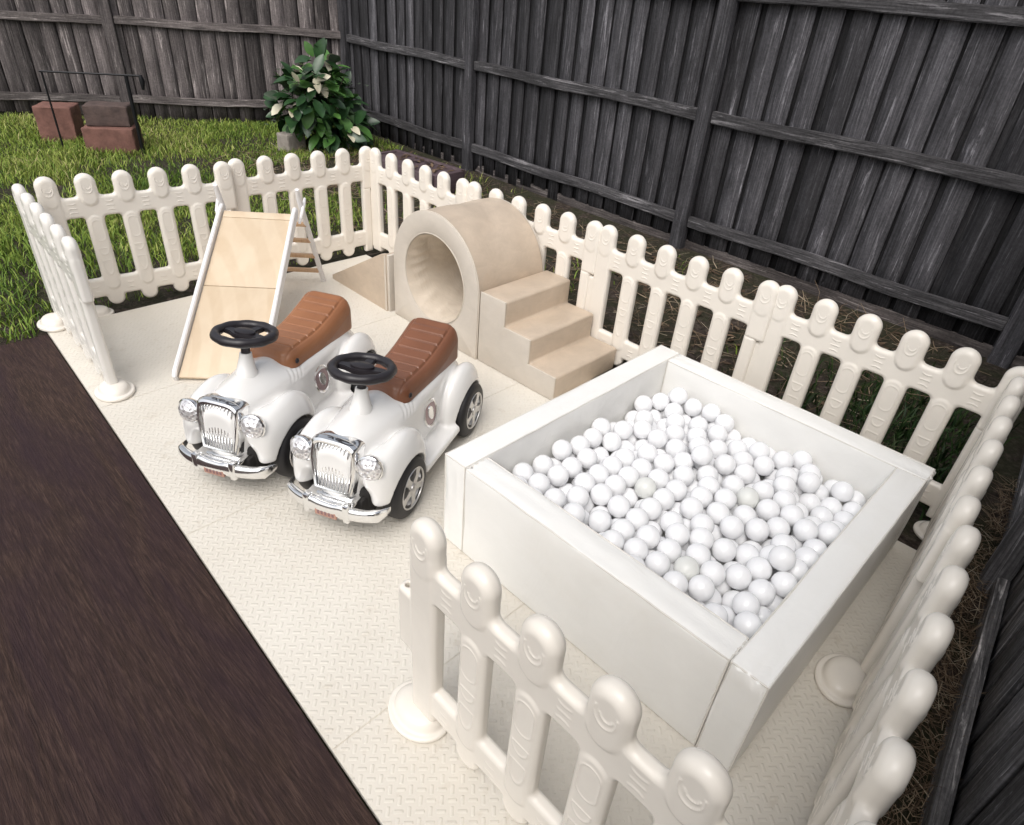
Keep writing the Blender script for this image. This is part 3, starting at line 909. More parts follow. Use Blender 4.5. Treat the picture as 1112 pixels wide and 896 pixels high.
def make_car(loc, az, label, seat_mat, steer_wheel_turn, two=False):
    r = empty('ride_on_car', (*loc, .001), R(az) + PI, label, 'toy car', 'vintage ride-on toy cars on the mat')
    b = link('body', body_me, None, r)
    # dark under-tray fills the arches behind the wheels
    bm = bmesh.new(); add_box(bm, (-.31, -.092, .050), (.31, .092, .150), .012)
    add_box(bm, (.24, -.085, .075), (.335, .085, .125), .008)
    bm_mesh('chassis', bm, M['dark'], r)
    sm = seat_me if not two else seat_me.copy()
    sm.materials.append(seat_mat)
    st = link('seat', sm, None, r)
    bm = bmesh.new()
    add_lathe(bm, [(.0085, 0), (.0085, .003), (.005, .004), (.005, .0015), (0, .0015)], 16, Matrix.Translation((.050, .0868, .314)) @ Matrix.Rotation(-PI / 2, 4, 'X'))
    bm_mesh('screw_cap', bm, M['black'], st)
    # steering column
    cz = empty('steering_column', (.178, 0, .322)); cz.parent = r
    bm = bmesh.new(); add_lathe(bm, [(.033, -.012), (.0315, .004), (.028, .009), (.019, .048), (.0175, .060), (.0, .060)], 32, Matrix.Rotation(R(-9), 4, 'Y'))
    bm_mesh('cone', bm, M['paint'], cz, True, 40)
    bm = bmesh.new(); add_lathe(bm, [(.0130, .058), (.0130, .085), (.018, .095), (.018, .106)], 20, Matrix.Rotation(R(-9), 4, 'Y'))
    bm_mesh('collar', bm, M['black'], cz, True, 40)
    # steering wheel
    sw_ = empty('steering_wheel', (.158, 0, .438)); sw_.parent = r; sw_.rotation_euler = (0, R(-8), 0)
    rot = Matrix.Rotation(R(steer_wheel_turn), 4, 'Z')
    bm = bmesh.new()
    add_tube(bm, [rot @ Vector((.080 * math.cos(2 * PI * k / 64), .080 * math.sin(2 * PI * k / 64), 0)) for k in range(64)], [.0138 + .0007 * math.cos(10 * 2 * PI * k / 64) for k in range(64)], 16, closed=True)
    bm_mesh('rim', bm, M['black'], sw_)
    bm = bmesh.new()
    def slab(pts, z0, z1):
        A = [bm.verts.new(rot @ Vector((x, y, z1))) for x, y in pts]; B = [bm.verts.new(rot @ Vector((x, y, z0))) for x, y in pts]
        bm.faces.new(A); bm.faces.new(B[::-1])
        for i in range(len(pts)): bm.faces.new((A[i], B[i], B[(i + 1) % len(pts)], A[(i + 1) % len(pts)]))
    slab([(.010, -.078), (.016, -.045), (.027, -.022), (.031, 0), (.027, .022), (.016, .045), (.010, .078), (-.012, .078), (-.016, .045), (-.020, .020), (-.035, .014), (-.080, .012), (-.080, -.012), (-.035, -.014), (-.020, -.020), (-.016, -.045), (-.012, -.078)], -.010, .004)
    bmesh.ops.recalc_face_normals(bm, faces=bm.faces)
    bmesh.ops.bevel(bm, geom=bm.edges[:], offset=.0025, segments=2, affect='EDGES')
    bm_mesh('spokes', bm, M['black'], sw_, True, 40)
    bm = bmesh.new()
    add_lathe(bm, [(.030, .003), (.029, .010), (.022, .0135), (0, .0145)], 28, rot @ Matrix.Diagonal((.75, 1.15, 1, 1)))
    add_lathe(bm, [(.019, -.030), (.022, -.006), (.0, -.006)], 20)
    bm_mesh('horn_button', bm, M['black'], sw_, True, 40)
    # grille: chrome surround, upright ribs, dark mesh behind
    gr = empty('grille', (.338, 0, .138)); gr.parent = r; gr.rotation_euler = (0, R(-9), 0)
    def gout(hw, zb, zt, n=14):
        pts = [(-hw * .80, zb)]
        pts += [(-hw, zb + (zt - zb) * .62)]
        for i in range(n + 1):
            a = PI - PI * i / n
            pts.append((hw * .96 * math.copysign(abs(math.cos(a)) ** .55, math.cos(a)), zt - .030 + .030 * math.sin(a) ** .7))
        pts += [(hw, zb + (zt - zb) * .62), (hw * .80, zb)]
        return pts
    outl = gout(.073, .002, .166)
    inn = gout(.061, .012, .151)
    bm = bmesh.new()
    layers = []
    for (p, x) in (([(a[0] * .93, a[1] - .010) for a in outl], -.062), (outl, -.030), (outl, .002), ([(a[0] * .8 + b_[0] * .2, a[1] * .8 + b_[1] * .2) for a, b_ in zip(outl, inn)], .011), ([(a[0] * .4 + b_[0] * .6, a[1] * .4 + b_[1] * .6) for a, b_ in zip(outl, inn)], .0145), (inn, .012), (inn, -.004)):
        layers.append([bm.verts.new((x, y, z)) for y, z in p])
    for A_, B_ in zip(layers, layers[1:]): bridge(bm, A_, B_)
    bm_mesh('surround', bm, M['chrome'], gr, True, 40)
    bm = bmesh.new()                                    # satin brow on top of the shell
    top_ = [(y, z) for y, z in outl if z > .134]
    A_ = [bm.verts.new((-.060, y * .93, z - .0092)) for y, z in top_]; B_ = [bm.verts.new((-.004, y * .995, z + .0008)) for y, z in top_]
    for q in range(len(top_) - 1): bm.faces.new((A_[q], A_[q + 1], B_[q + 1], B_[q]))
    bm_mesh('brow', bm, M['satin'], gr, True, 60)
    bm = bmesh.new()
    bm.faces.new([bm.verts.new((-.010, y, z)) for y, z in outl])
    bm_mesh('backing', bm, M['grille_back'], gr, False)
    bm = bmesh.new()
    for k in range(11):
        y = -.055 + .110 * k / 10
        zt_ = .150 - .012 * (abs(y) / .057) ** 4
        xb = .0085 - .004 * (abs(y) / .055) ** 2
        add_tube(bm, [(xb, y * .84, .013), (xb, y * .97, .080), (xb + .001, y, .11), (xb, y, zt_ - .008), (xb - .008, y, zt_)], .0024, 8)
    bm_mesh('ribs', bm, M['chrome'], gr, True, 180)
    # small dark winged mark on the chrome brow
    bm = bmesh.new()
    for s in (-1, 1):
        pts = [(.004, 0), (.010, .004), (.019, .0035), (.024, .0055), (.017, .0075), (.008, .0075), (.002, .004)]
        z_ = .1672
        bm.faces.new([bm.verts.new((.004 - u * .75, s * v_, z_ + .0006)) for v_, u in pts])
    ex = bmesh.ops.extrude_face_region(bm, geom=bm.faces[:])
    bmesh.ops.translate(bm, vec=(0, 0, .0012), verts=[v for v in ex['geom'] if isinstance(v, bmesh.types.BMVert)])
    bm_mesh('winged_mark', bm, M['black'], gr, False)
    # head lamps
    for s in (-1, 1):
        h = empty('headlight', (.318, s * .106, .240)); h.parent = r; h.rotation_euler = (0, R(90 - 6), R(s * 8))
        bm = bmesh.new(); add_lathe(bm, [(.020, -.035), (.034, -.014), (.0385, 0), (.0385, .004), (.035, .0065), (.0345, .003)], 32)
        bm_mesh('bezel', bm, M['chrome'], h, True, 50)
        bm = bmesh.new(); add_lathe(bm, [(.0352, .003), (.033, .010), (.024, .018), (.012, .022), (0, .023)], 32)
        bm_mesh('lens', bm, M['lamp'], h, True, 180)
    # bumper
    bp_ = empty('bumper', (.342, 0, .106)); bp_.parent = r
    bm = bmesh.new()
    path = []
    for i in range(29):
        u = -1 + 2 * i / 28
        path.append(((.034 - .040 * abs(u) ** 2.8 - (.02 if abs(u) > .97 else 0)), u * .156, .010 * math.cos(u * PI) * .5 + .004 * abs(u)))
    rings = []
    for i, p in enumerate(path):
        u = -1 + 2 * i / 28
        hh = .0195 + .006 * math.exp(-((abs(u) - .30) / .10) ** 2) if abs(u) < .99 else .010
        dd = .013
        rings.append([bm.verts.new((p[0] + dd * math.copysign(abs(math.cos(a)) ** .6, math.cos(a)), p[1], p[2] + hh * math.copysign(abs(math.sin(a)) ** .7, math.sin(a)))) for a in [2 * PI * k / 14 for k in range(14)]])
    for A_, B_ in zip(rings, rings[1:]): bridge(bm, A_, B_)
    bm.faces.new(rings[0][::-1]); bm.faces.new(rings[-1])
    # little shelf with over-riders joining it to the grille
    add_box(bm, (-.045, -.075, .014), (.030, .075, .026), .005)
    for s in (-1, 1): add_box(bm, (.020, s * .062 - .010, -.026), (.046, s * .062 + .010, .036), .006)
    bm_mesh('bar', bm, M['chrome'], bp_, True, 45)
    bm = bmesh.new(); add_box(bm, (.040, -.034, -.022), (.0462, .034, .002), .002)
    bm_mesh('number_plate', bm, M['plate'], bp_, True, 40)
    bm = bmesh.new()
    for k in range(5): add_box(bm, (.0460, -.026 + k * .0115, -.0155), (.0468, -.019 + k * .0115, -.0045), 0)
    bm_mesh('plate_marks', bm, M['maroon'], bp_, False)
    # oval badge on either flank
    for s in (-1, 1):
        e = empty('badge', (-.050, s * .1005, .198)); e.parent = r; e.rotation_euler = (R(-s * 84), 0, 0)
        E_ = Matrix.Rotation(R(16), 4, 'Z') @ Matrix.Diagonal((1.4, 1.75, 1, 1))
        bm = bmesh.new(); add_lathe(bm, [(.031, -.008), (.031, .005), (.028, .0075), (.0255, .005)], 32, E_); bm_mesh('frame', bm, M['chrome'], e, True, 50)
        bm = bmesh.new(); add_lathe(bm, [(.0265, .004), (.020, .005), (0, .0055)], 32, E_); bm_mesh('inlay', bm, M['rose'], e, True, 50)
        bm = bmesh.new()
        add_lathe(bm, [(.013, .0045), (.012, .008), (0, .009)], 24, E_ @ Matrix.Diagonal((.9, 1.2, 1, 1)))
        bm_mesh('boss', bm, M['chrome'], e, True, 50)
    for x, y in ((FXW, WY), (FXW, -WY), (RXW, WY), (RXW, -WY)): build_wheel(r, x, y)
    return r
make_car((.993, 1.404), 25.0, 'white ride-on car with red-brown seat, nearer the ball pit', M['seat2'], 8, True)
make_car((.837, 1.781), 28.0, 'white ride-on car with lighter tan seat, nearer the slide', M['seat'], -6)

# ------------------------------------------------------------------ timber boundary fences
def timber_fence(name, origin, az, length, posts, rails, mat, label, top=1.62, flip=1, seed=3, bw=(.098, .128), gap=(.014, .046), back=-.40, cap=True, z0=GZ, plinth=None):
    """s runs along x, the side with posts and rails is +y * flip"""
    rg = random.Random(seed)
    r = empty(name, (origin[0], origin[1], 0), R(az), label, 'fence', 'dark timber paling fences round the yard')
    # palings
    V = []; F = []; T = []
    def slab(x0, x1, y0, y1, za, zb, tone, skew=0.0):
        n0 = len(V)
        nz = 6
        ph = rg.uniform(0, 6); am = rg.uniform(.0005, .003)
        for k in range(nz + 1):
            z = za + (zb - za) * k / nz
            sx = skew * (k / nz - .5) + am * math.sin(ph + k * 1.3)
            for (x, y) in ((x0, y0), (x1, y0), (x1, y1), (x0, y1)):
                V.append((x + sx, (y + am * math.cos(ph + k)) * flip, z)); T.append(tone)
        for k in range(nz):
            for q in range(4):
                a = n0 + k * 4 + q; b = n0 + k * 4 + (q + 1) % 4
                F.append((a, b, b + 4, a + 4))
        F.append((n0 + 3, n0 + 2, n0 + 1, n0)); t_ = n0 + nz * 4
        F.append((t_, t_ + 1, t_ + 2, t_ + 3))
    x = 0.0
    while x < length:
        w = rg.uniform(*bw)
        # the lower board of the lap shows as a dark strip between two wide ones
        slab(x, x + w, -.016, -.002, z0 + rg.uniform(-.01, .03), top + rg.uniform(-.012, .012), (rg.random(), rg.random(), rg.random()), rg.uniform(-.006, .006))
        gp = rg.uniform(*gap)
        slab(x + w - .03, x + w + gp + .03, -.034, -.019, z0 + rg.uniform(-.01, .02), top + rg.uniform(-.02, .0), (rg.random() * .4 + back, rg.random(), rg.random()), rg.uniform(-.006, .006))
        x += w + gp
    me = raw_mesh('palings', V, F); set_tone(me, np.array(T, np.float32))
    link('palings', me, mat, r, smooth=False)
    def timber(nm, lo, hi, bev=.004, wob=.004, n=14, axis=0):
        bm = bmesh.new(); add_box(bm, lo, hi, 0)
        es = [e for e in bm.edges if abs((e.verts[0].co - e.verts[1].co)[axis]) > 1e-4 and abs((e.verts[0].co - e.verts[1].co).length - abs((e.verts[0].co - e.verts[1].co)[axis])) < 1e-4]
        bmesh.ops.subdivide_edges(bm, edges=es, cuts=n)
        ph = rg.uniform(0, 6)
        for v in bm.verts:
            q = v.co[axis]
            for a_ in range(3):
                if a_ != axis: v.co[a_] += wob * .5 * math.sin(q * 5 + ph + a_) + rg.uniform(-wob, wob) * .18
        bmesh.ops.bevel(bm, geom=[e for e in bm.edges if len(e.link_faces) == 2 and e.calc_face_angle(0) > .7], offset=bev, segments=2, affect='EDGES')
        o = bm_mesh(nm, bm, mat if axis == 2 else M[railmat], r, True, 40)
        set_tone(o.data, np.tile(np.array([[rg.uniform(.25, .7), rg.random(), rg.random()]], np.float32), (len(o.data.vertices), 1)))
        return o
    railmat = {'fence_r': 'rail_r', 'fence_b': 'rail_b', 'fence_k': 'rail_k'}[mat_key(mat)]
    ps = sorted(posts)
    bounds = [0.0] + ps + [length]
    for a, b in zip(bounds, bounds[1:]):
        if b - a < .3: continue
        dz = rg.uniform(-.008, .008)
        for z in rails:
            a_ = a + (.048 if a > 0 else 0); b_ = b - (.048 if b < length else 0)
            y0, y1 = (.002, .040)
            timber('rail', (a_, min(y0 * flip, y1 * flip), z + dz - .033), (b_, max(y0 * flip, y1 * flip), z + dz + .033), .005, .010, 16, 0)
        if plinth:
            timber('plinth_board', (a, min(.004 * flip, .034 * flip), z0 - .005), (b, max(.004 * flip, .034 * flip), z0 + plinth), .006, .007, 20, 0)
    for p_ in ps:
        timber('post', (p_ - .046, min(.001 * flip, .060 * flip), z0 - .01), (p_ + .046, max(.001 * flip, .060 * flip), top + .02), .005, .004, 10, 2)
    return r
def mat_key(m):
    return [k for k, v_ in M.items() if v_ == m][0]
def rail_mat(name, dark, mid, light):
    m = fence_mat(name, dark, mid, light)
    for nd in m.node_tree.nodes:
        if nd.type == 'MAPPING':
            s = nd.inputs['Scale'].default_value
            nd.inputs['Scale'].default_value = (s[2], s[1], s[0])
    return m
M['rail_r'] = rail_mat('grey_black_rail', (.016, .0155, .0165), (.066, .063, .066), (.18, .172, .178))
M['rail_b'] = rail_mat('brown_grey_rail', (.032, .027, .028), (.105, .09, .086), (.22, .195, .185))
M['rail_k'] = rail_mat('black_rail', (.03, .03, .031), (.16, .153, .153), (.42, .40, .39))

KX, KY = 3.985, 6.20
# right-hand fence: from the corner towards the viewer
timber_fence('timber_fence', (KX, KY), -92.6, 6.15, [.02, 1.93, 4.10, 6.0], [1.385, .775, .165], M['fence_r'], 'long grey-black paling fence behind the tunnel and ball pit', 1.64, -1, 3)
timber_fence('timber_fence', (KX - .02, KY + .02), 148, 5.2, [2.02, 4.1], [1.40, .795, .155], M['fence_b'], 'brownish grey paling fence behind the lawn and the shrub', 1.62, 1, 8, (.105, .14), gap=(.003, .016), back=-.15)
timber_fence('timber_fence', (-.9, -.412), 4.85, 4.55, [.35, 2.9], [1.35, .62], M['fence_k'], 'near-black paling fence at the right edge, close to the picket panels', 1.6, 1, 13, (.09, .12), plinth=.075)

# sleeper board at the foot of the right-hand fence
bm = bmesh.new(); add_box(bm, (0, -.03, -.02), (5.15, .03, .055), .006)
bmesh.ops.subdivide_edges(bm, edges=[e for e in bm.edges if e.calc_length() > 3], cuts=40)
for v in bm.verts:
    v.co.z += random.uniform(-.004, .004) + .006 * math.sin(v.co.x * 2); v.co.y += random.uniform(-.003, .003)
so = bm_mesh('timber_sleeper', bm, M['rail_b'], None, True, 40)
set_tone(so.data, np.full((len(so.data.vertices), 3), .30, np.float32))
so.location = (3.724, .02, GZ); so.rotation_euler = (0, 0, R(87.2))
tag(so, 'long weathered edging board lying at the foot of the grey-black fence', 'timber edging')

# low purple-brown timber box behind the picket corner
TB = empty('garden_box', (3.10, 3.80, GZ), R(94), 'low purple-brown timber box strewn with dead leaves, by the fence behind the tunnel', 'timber box')
for nm, lo, hi in (('side_board', (0, -.02, 0), (.78, .02, .15)), ('side_board', (0, -.34, 0), (.78, -.30, .15)), ('end_board', (-.02, -.30, 0), (.02, -.02, .148)), ('end_board', (.74, -.298, 0), (.78, -.022, .148)), ('lid_board', (.022, -.298, .118), (.738, -.022, .138))):
    bm = bmesh.new(); add_box(bm, lo, hi, .004); bm_mesh(nm, bm, M['purple'], TB, True, 40)

# blocks and stand on the lawn
def block(name, loc, rz, size, mat, label, cat='block'):
    bm = bmesh.new(); add_box(bm, (-size[0] / 2, -size[1] / 2, 0), (size[0] / 2, size[1] / 2, size[2]), .012, 3)
    bmesh.ops.subdivide_edges(bm, edges=[e for e in bm.edges if e.calc_length() > .08], cuts=5, use_grid_fill=True)
    for v in bm.verts: v.co += Vector([random.uniform(-.003, .003) for _ in range(3)])
    o = bm_mesh(name, bm, mat, None, True, 50); o.location = loc; o.rotation_euler = (0, 0, R(rz))
    return tag(o, label, cat, 'blocks standing against the back fence')
block('terracotta_block', (1.50, 6.62, GZ), -32, (.27, .24, .27), M['terracotta'], 'terracotta block standing left of the other red block on the lawn')
block('terracotta_block', (1.72, 6.10, GZ), -32, (.36, .26, .19), M['terracotta'], 'low terracotta block carrying a darker brown block')
block('brown_block', (1.74, 6.13, GZ + .190), -30, (.31, .22, .15), M['brownblock'], 'dark brown block resting on the low terracotta block')
block('concrete_block', (2.93, 5.50, GZ), 12, (.20, .14, .15), M['paleblock'], 'pale concrete block at the foot of the leafy shrub')
fs = empty('metal_stand', (1.85, 5.90, GZ), R(148), 'thin black metal stand with a top bar by the back fence', 'metal stand')
bm = bmesh.new(); add_tube(bm, [(0, 0, 0), (0, 0, .56)], .014, 10); bm_mesh('post', bm, M['metal'], fs)
bm = bmesh.new(); add_tube(bm, [(.56, 0, 0), (.56, 0, .56)], .007, 10); bm_mesh('post', bm, M['metal'], fs)
bm = bmesh.new(); add_tube(bm, [(.575, 0, .565), (-.10, 0, .565)], .007, 10); bm_mesh('top_bar', bm, M['metal'], fs)
bm = bmesh.new(); add_tube(bm, [(-.10, 0, .57), (-.105, 0, .53), (-.10, 0, .47)], [.012, .02, .010], 10); bm_mesh('hook', bm, M['metal'], fs)

# ------------------------------------------------------------------ shrub
def leaf_geo(V, F, FM, pos, dirv, nrm, L, Wd, mi, curl):
    d = dirv.normalized(); s = d.cross(nrm)
    if s.length < 1e-4: s = d.orthogonal()
    s.normalize(); n = s.cross(d)
    n0 = len(V)
    rows = [(0, .03), (.16, .55), (.38, .95), (.6, .98), (.82, .62), (.95, .25), (1.0, .02)]
    for t_, w_ in rows:
        c = pos + d * (L * t_) - n * (curl * L * t_ * t_)
        for q in (-1, 0, 1):
            V.append(c + s * (q * w_ * Wd / 2) + n * (abs(q) * w_ * Wd * .14))
    for k in range(len(rows) - 1):
        for q in range(2):
            a = n0 + k * 3 + q
            F.append((a, a + 1, a + 4, a + 3)); FM.append(mi)
SHX, SHY = 3.20, 5.45
sh = empty('leafy_shrub', (SHX, SHY, GZ), 0, 'rounded shrub with big dark green leaves and a few cream ones, in the fence corner', 'shrub')
V = []; F = []; FM = []
rg = random.Random(21)
for k in range(520):
    # irregular crown: clumps round several centres
    cc = rg.choice([(0, 0, .36, .30, .30), (-.18, -.14, .46, .20, .18), (.20, .10, .34, .22, .22), (.02, 0, .60, .17, .16), (.10, -.12, .20, .26, .16), (-.22, .10, .34, .16, .16), (.26, .02, .16, .18, .14)])
    u = Vector((rg.gauss(0, 1), rg.gauss(0, 1), rg.gauss(0, 1))).normalized()
    rr = rg.uniform(.55, 1.0) ** .6
    p = Vector(((cc[0] + u.x * cc[3] * rr) * .88, (cc[1] + u.y * cc[3] * rr) * .88, max(.03, cc[2] + u.z * cc[4] * rr)))
    dv_ = Vector((u.x, u.y, u.z * .5 - rg.uniform(-.2, .7))) + Vector((rg.uniform(-.5, .5), rg.uniform(-.5, .5), rg.uniform(-.4, .4)))
    nr = Vector((u.x * .7, u.y * .7, 1.0)) + Vector((rg.uniform(-.4, .4),) * 3)
    x = rg.random()
    mi = 0 if x < .30 else (1 if x < .86 else (2 if x < .935 else 3))
    L = rg.uniform(.10, .19) * (.8 if mi == 2 else 1)
    leaf_geo(V, F, FM, p, dv_, nr, L, L * rg.uniform(.46, .64), mi, rg.uniform(.0, .35))
# loose shoots
for k in range(9):
    a = rg.uniform(0, 6.28); base = Vector((.25 * math.cos(a), .25 * math.sin(a), rg.uniform(.2, .6)))
    for q in range(7):
        p = base + Vector((math.cos(a), math.sin(a), .25 - q * .06)) * (q * .035)
        leaf_geo(V, F, FM, p, Vector((math.cos(a + (q % 2 - .5) * 2.2), math.sin(a + (q % 2 - .5) * 2.2), .2)), Vector((0, 0, 1)), .05, .018, 3, .1)
me = raw_mesh('crown', [tuple(v) for v in V], F)
cr = link('crown', me, [M['leaf_mid'], M['leaf_dark'], M['leaf_cream'], M['leaf_grey']], sh)
me.polygons.foreach_set('material_index', np.array(FM, np.int32))
bm = bmesh.new()
for k in range(7):
    a = k * 2.4; tip = Vector((.22 * math.cos(a), .22 * math.sin(a), rg.uniform(.35, .62)))
    add_tube(bm, [(.02 * math.cos(a), .02 * math.sin(a), 0), (tip.x * .35, tip.y * .35, tip.z * .5), tuple(tip)], [.014, .010, .004], 7)
bm_mesh('stem', bm, M['bark'], sh)

# ------------------------------------------------------------------ grass and litter
def blades(name, XY, hts, wid, mat, lean=.6, z=GZ, tone=None, seed=1):
    rg_ = np.random.default_rng(seed)
    n = len(XY)
    az = rg_.uniform(0, 2 * PI, n); la = rg_.uniform(0, 2 * PI, n); ln = rg_.uniform(.1, lean, n) * hts
    side = np.stack([np.cos(az), np.sin(az), np.zeros(n)], -1) * (wid / 2)[:, None]
    base = np.stack([XY[:, 0], XY[:, 1], np.full(n, z)], -1)
    off = np.stack([np.cos(la) * ln, np.sin(la) * ln, np.zeros(n)], -1)
    mid = base + off * .35 + np.stack([np.zeros(n), np.zeros(n), hts * .6], -1)
    tip = base + off + np.stack([np.zeros(n), np.zeros(n), hts * rg_.uniform(.75, 1.0, n)], -1)
    V = np.stack([base - side, base + side, mid + side * .8, mid - side * .8, tip + side * .12, tip - side * .12], 1).reshape(-1, 3)
    i = np.arange(n)[:, None] * 6
    Fq = np.concatenate([i + np.array([[0, 1, 2, 3]]), i + np.array([[3, 2, 4, 5]])])
    me = raw_mesh(name, V, Fq)
    tn = tone if tone is not None else rg_.random(n)
    k = np.array([.75, .75, 1, 1, 1.15, 1.15])
    set_tone(me, np.repeat(np.clip((tn[:, None] * np.ones(6)).reshape(-1, 1), 0, 1), 3, 1))
    return link(name, me, mat, None, False)
rgn = np.random.default_rng(5)
def patch_noise(XY, s, seed):
    r_ = np.random.default_rng(seed); v = 0
    for k in range(6):
        a = r_.uniform(0, 2 * PI); f_ = s * (1 + .6 * k)
        v = v + np.sin(XY[:, 0] * f_ * np.cos(a) + XY[:, 1] * f_ * np.sin(a) + r_.uniform(0, 6)) / (1 + .5 * k)
    return v
N = 150000
XY = np.stack([rgn.uniform(-1.6, 3.9, N), rgn.uniform(3.0, 9.2, N)], -1)
bfx = math.tan(R(148 - 180))
inside = (XY[:, 1] < KY + (XY[:, 0] - KX) * bfx - .05) & (XY[:, 0] < KX - .1 - (KY - XY[:, 1]) * .045)
pen = (XY[:, 0] > .40) & (XY[:, 0] < 2.15) & (XY[:, 1] < 3.15)
onD = (XY[:, 0] < .45) & (XY[:, 1] < 3.02)
soil_r = (XY[:, 0] > 2.45 + .12 * np.sin(XY[:, 1] * 5)) & (XY[:, 1] < 5.1)
thin = patch_noise(XY, 3.0, 2)
keep = inside & ~pen & ~onD & ~(soil_r & (rgn.random(N) > .06)) & (rgn.random(N) < np.clip(.8 + .28 * thin, .12, 1)) & ~((XY[:, 1] < 3.5) & (XY[:, 0] > .5) & (rgn.random(N) > .35))
XY = XY[keep]
hh = rgn.uniform(.022, .060, len(XY)) * np.clip(1 + .25 * patch_noise(XY, 2.2, 4), .5, 1.6)
hh = np.where((XY[:, 1] < 3.45) & (XY[:, 0] > .45), hh * .6, hh)
tone = np.clip(rgn.normal(.46, .20, len(XY)) + .17 * patch_noise(XY, 1.7, 9) / 1.5, 0, 1)
tag(blades('grass', XY, hh, rgn.uniform(.004, .008, len(XY)), M['grass'], 1.1, GZ, tone, 6), 'long green lawn grass behind and left of the picket fence', 'grass', kind='stuff')
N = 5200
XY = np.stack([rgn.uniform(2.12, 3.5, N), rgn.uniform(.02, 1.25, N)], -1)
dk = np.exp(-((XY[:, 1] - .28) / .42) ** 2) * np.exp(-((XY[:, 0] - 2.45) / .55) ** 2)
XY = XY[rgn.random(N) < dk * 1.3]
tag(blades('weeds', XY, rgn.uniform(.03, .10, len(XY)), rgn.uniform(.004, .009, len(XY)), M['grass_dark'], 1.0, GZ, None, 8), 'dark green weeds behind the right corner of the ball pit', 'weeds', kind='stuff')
# sparse weeds along the soil strip
N = 1500
XY = np.stack([rgn.uniform(2.15, 3.6, N), rgn.uniform(1.0, 5.2, N)], -1)
XY = XY[patch_noise(XY, 4.0, 12) > .9]
tag(blades('weeds', XY, rgn.uniform(.02, .07, len(XY)), rgn.uniform(.004, .008, len(XY)), M['grass'], 1.0, GZ, rgn.uniform(0, .6, len(XY)), 9), 'sparse weeds in the brown soil strip by the fence', 'weeds', kind='stuff')

def sticks(name, XY, lens, rad, mat, seed, zmax=.02, tilt=.25):
    r_ = np.random.default_rng(seed); n = len(XY)
    a = r_.uniform(0, 2 * PI, n); t_ = r_.normal(0, tilt, n)
    d = np.stack([np.cos(a) * np.cos(t_), np.sin(a) * np.cos(t_), np.abs(np.sin(t_))], -1)
    s = np.stack([-np.sin(a), np.cos(a), np.zeros(n)], -1); u = np.cross(d, s)
    b0 = np.stack([XY[:, 0], XY[:, 1], GZ + r_.uniform(.001, zmax, n)], -1)
    bend = s * (r_.normal(0, .12, n) * lens)[:, None]
    rings = []
    for k, q in enumerate((0, .5, 1)):
        c = b0 + d * (lens * q)[:, None] + bend * (q * (1 - q) * 4)
        for w in range(3):
            g_a = 2 * PI * w / 3
            rings.append(c + (s * math.cos(g_a) + u * math.sin(g_a)) * (rad * (1 - .5 * q))[:, None])
    V = np.stack(rings, 1).reshape(-1, 3)
    i = np.arange(n)[:, None] * 9; F = []
    for k in range(2):
        for w in range(3):
            F.append(i + np.array([[k * 3 + w, k * 3 + (w + 1) % 3, (k + 1) * 3 + (w + 1) % 3, (k + 1) * 3 + w]]))
    me = raw_mesh(name, V, np.concatenate(F))
    set_tone(me, np.repeat(np.repeat(r_.random(n), 9)[:, None], 3, 1))
    return link(name, me, mat, None, False)
N = 3400
XY = np.stack([rgn.uniform(2.14, 3.62, N), rgn.uniform(.3, 5.6, N)], -1)
tag(sticks('dry_litter', XY, rgn.uniform(.03, .17, N), rgn.uniform(.0008, .003, N), M['straw'], 31), 'dry twigs and straw scattered over the soil by the long fence', 'litter', kind='stuff')
N = 1900
XX = rgn.uniform(.5, 2.6, N); XY = np.stack([XX, -.262 + .085 * (XX - .5) + rgn.uniform(.0, .20, N) * np.clip(rgn.random(N) + .1, 0, 1)], -1)
XY = XY[XY[:, 1] < np.minimum(-.10 + .08 * (XY[:, 0] - 1.3), -.05)]
tag(sticks('pine_needles', XY, rgn.uniform(.03, .09, len(XY)), rgn.uniform(.0006, .0014, len(XY)), M['straw'], 32, .03, .45), 'dry pine needles in the gap between picket panels and black fence', 'litter', kind='stuff')
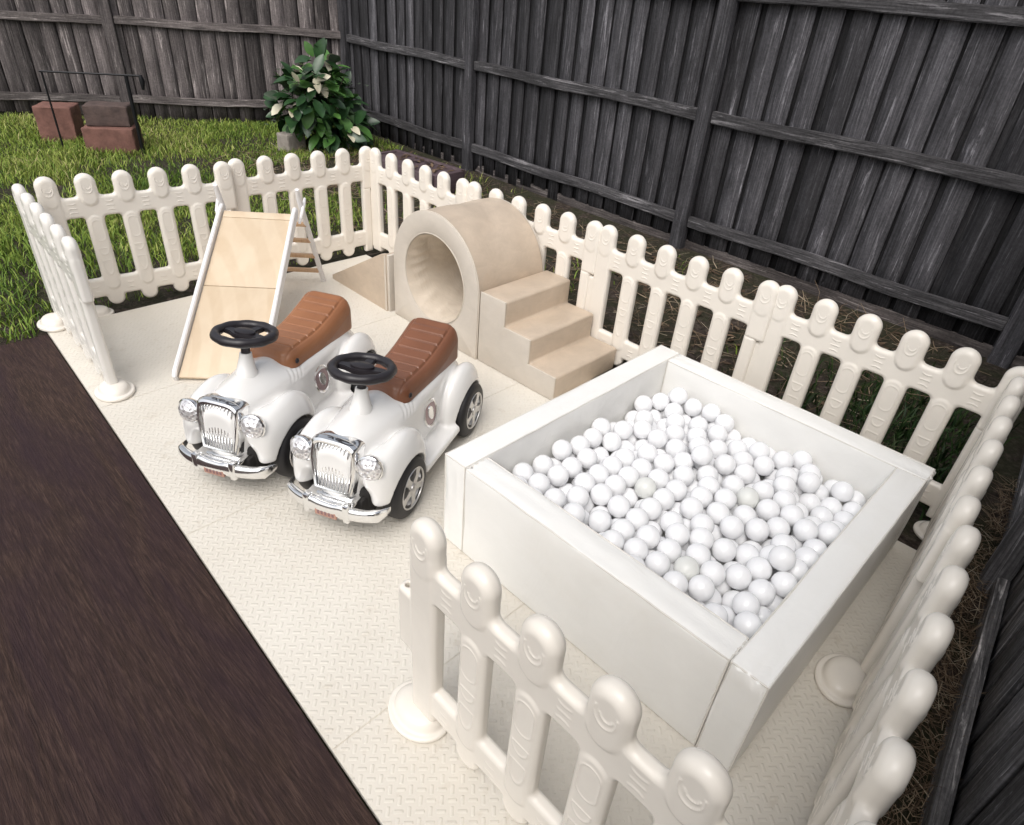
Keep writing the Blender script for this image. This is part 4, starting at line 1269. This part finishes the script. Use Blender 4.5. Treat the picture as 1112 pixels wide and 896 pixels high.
# dead leaves on soil and on the timber box
V = []; F = []; FM = []
for k in range(420):
    if k < 70: p = Vector((3.10 + rg.uniform(.02, .30), 3.80 + rg.uniform(.05, .72), GZ + .141))
    else: p = Vector((rg.uniform(2.15, 3.6), rg.uniform(.4, 5.2), GZ + .004))
    a = rg.uniform(0, 6.28)
    leaf_geo(V, F, FM, p, Vector((math.cos(a), math.sin(a), rg.uniform(-.05, .3))), Vector((rg.uniform(-.3, .3), rg.uniform(-.3, .3), 1)), rg.uniform(.03, .07), rg.uniform(.015, .03), 0, rg.uniform(-.2, .3))
me = raw_mesh('dead_leaves', [tuple(v) for v in V], F)
set_tone(me, np.repeat(np.repeat(RNG.uniform(0, .45, 420), 21)[:, None], 3, 1))
tag(link('dead_leaves', me, M['straw'], None), 'small dead leaves lying on the soil and the timber box', 'litter', kind='stuff')

# ------------------------------------------------------------------ camera, light
cam = bpy.data.cameras.new('camera'); co = bpy.data.objects.new('camera', cam); COL.objects.link(co)
r_, u_, f_ = Vector((.7060, -.7050, .0730)), Vector((.348, .435, .831)), Vector((.617, .561, -.552))
f_.normalize(); r_ = (r_ - f_ * r_.dot(f_)).normalized(); u_ = r_.cross(f_)
mw = Matrix(((r_.x, u_.x, -f_.x, 0), (r_.y, u_.y, -f_.y, 0), (r_.z, u_.z, -f_.z, 1.3485), (0, 0, 0, 1)))
co.matrix_world = mw
cam.sensor_width = 36; cam.lens = 705.75 / 1112 * 36; cam.clip_start = .02; cam.clip_end = 600
SC.camera = co

W = bpy.data.worlds.new('World'); SC.world = W; W.use_nodes = True
nt = W.node_tree; bg = nt.nodes['Background']
sky = nt.nodes.new('ShaderNodeTexSky'); sky.sky_type = 'NISHITA'; sky.sun_disc = False
SUN_EL, SUN_AZ = 55, 203        # azimuth of the sun seen from the scene, degrees from +x
sky.sun_elevation = R(SUN_EL); sky.sun_rotation = R(90 - SUN_AZ)
sky.dust_density = 4.0; sky.air_density = 1.0; sky.ozone_density = .3
hs = nt.nodes.new('ShaderNodeHueSaturation'); hs.inputs['Saturation'].default_value = .30
nt.links.new(sky.outputs[0], hs.inputs['Color']); nt.links.new(hs.outputs[0], bg.inputs['Color'])
bg.inputs['Strength'].default_value = .15
sl = bpy.data.lights.new('sun', 'SUN'); sl.energy = .95; sl.angle = R(45); sl.color = (1, .97, .93)
so = bpy.data.objects.new('sun', sl); COL.objects.link(so)
dv = Vector((math.cos(R(SUN_AZ)) * math.cos(R(SUN_EL)), math.sin(R(SUN_AZ)) * math.cos(R(SUN_EL)), math.sin(R(SUN_EL))))
so.rotation_euler = dv.to_track_quat('Z', 'Y').to_euler(); so.location = dv * 8
SC.view_settings.view_transform = 'Standard'; SC.view_settings.look = 'None'; SC.view_settings.gamma = 1
SC.view_settings.use_curve_mapping = False
SC.view_settings.exposure = .28
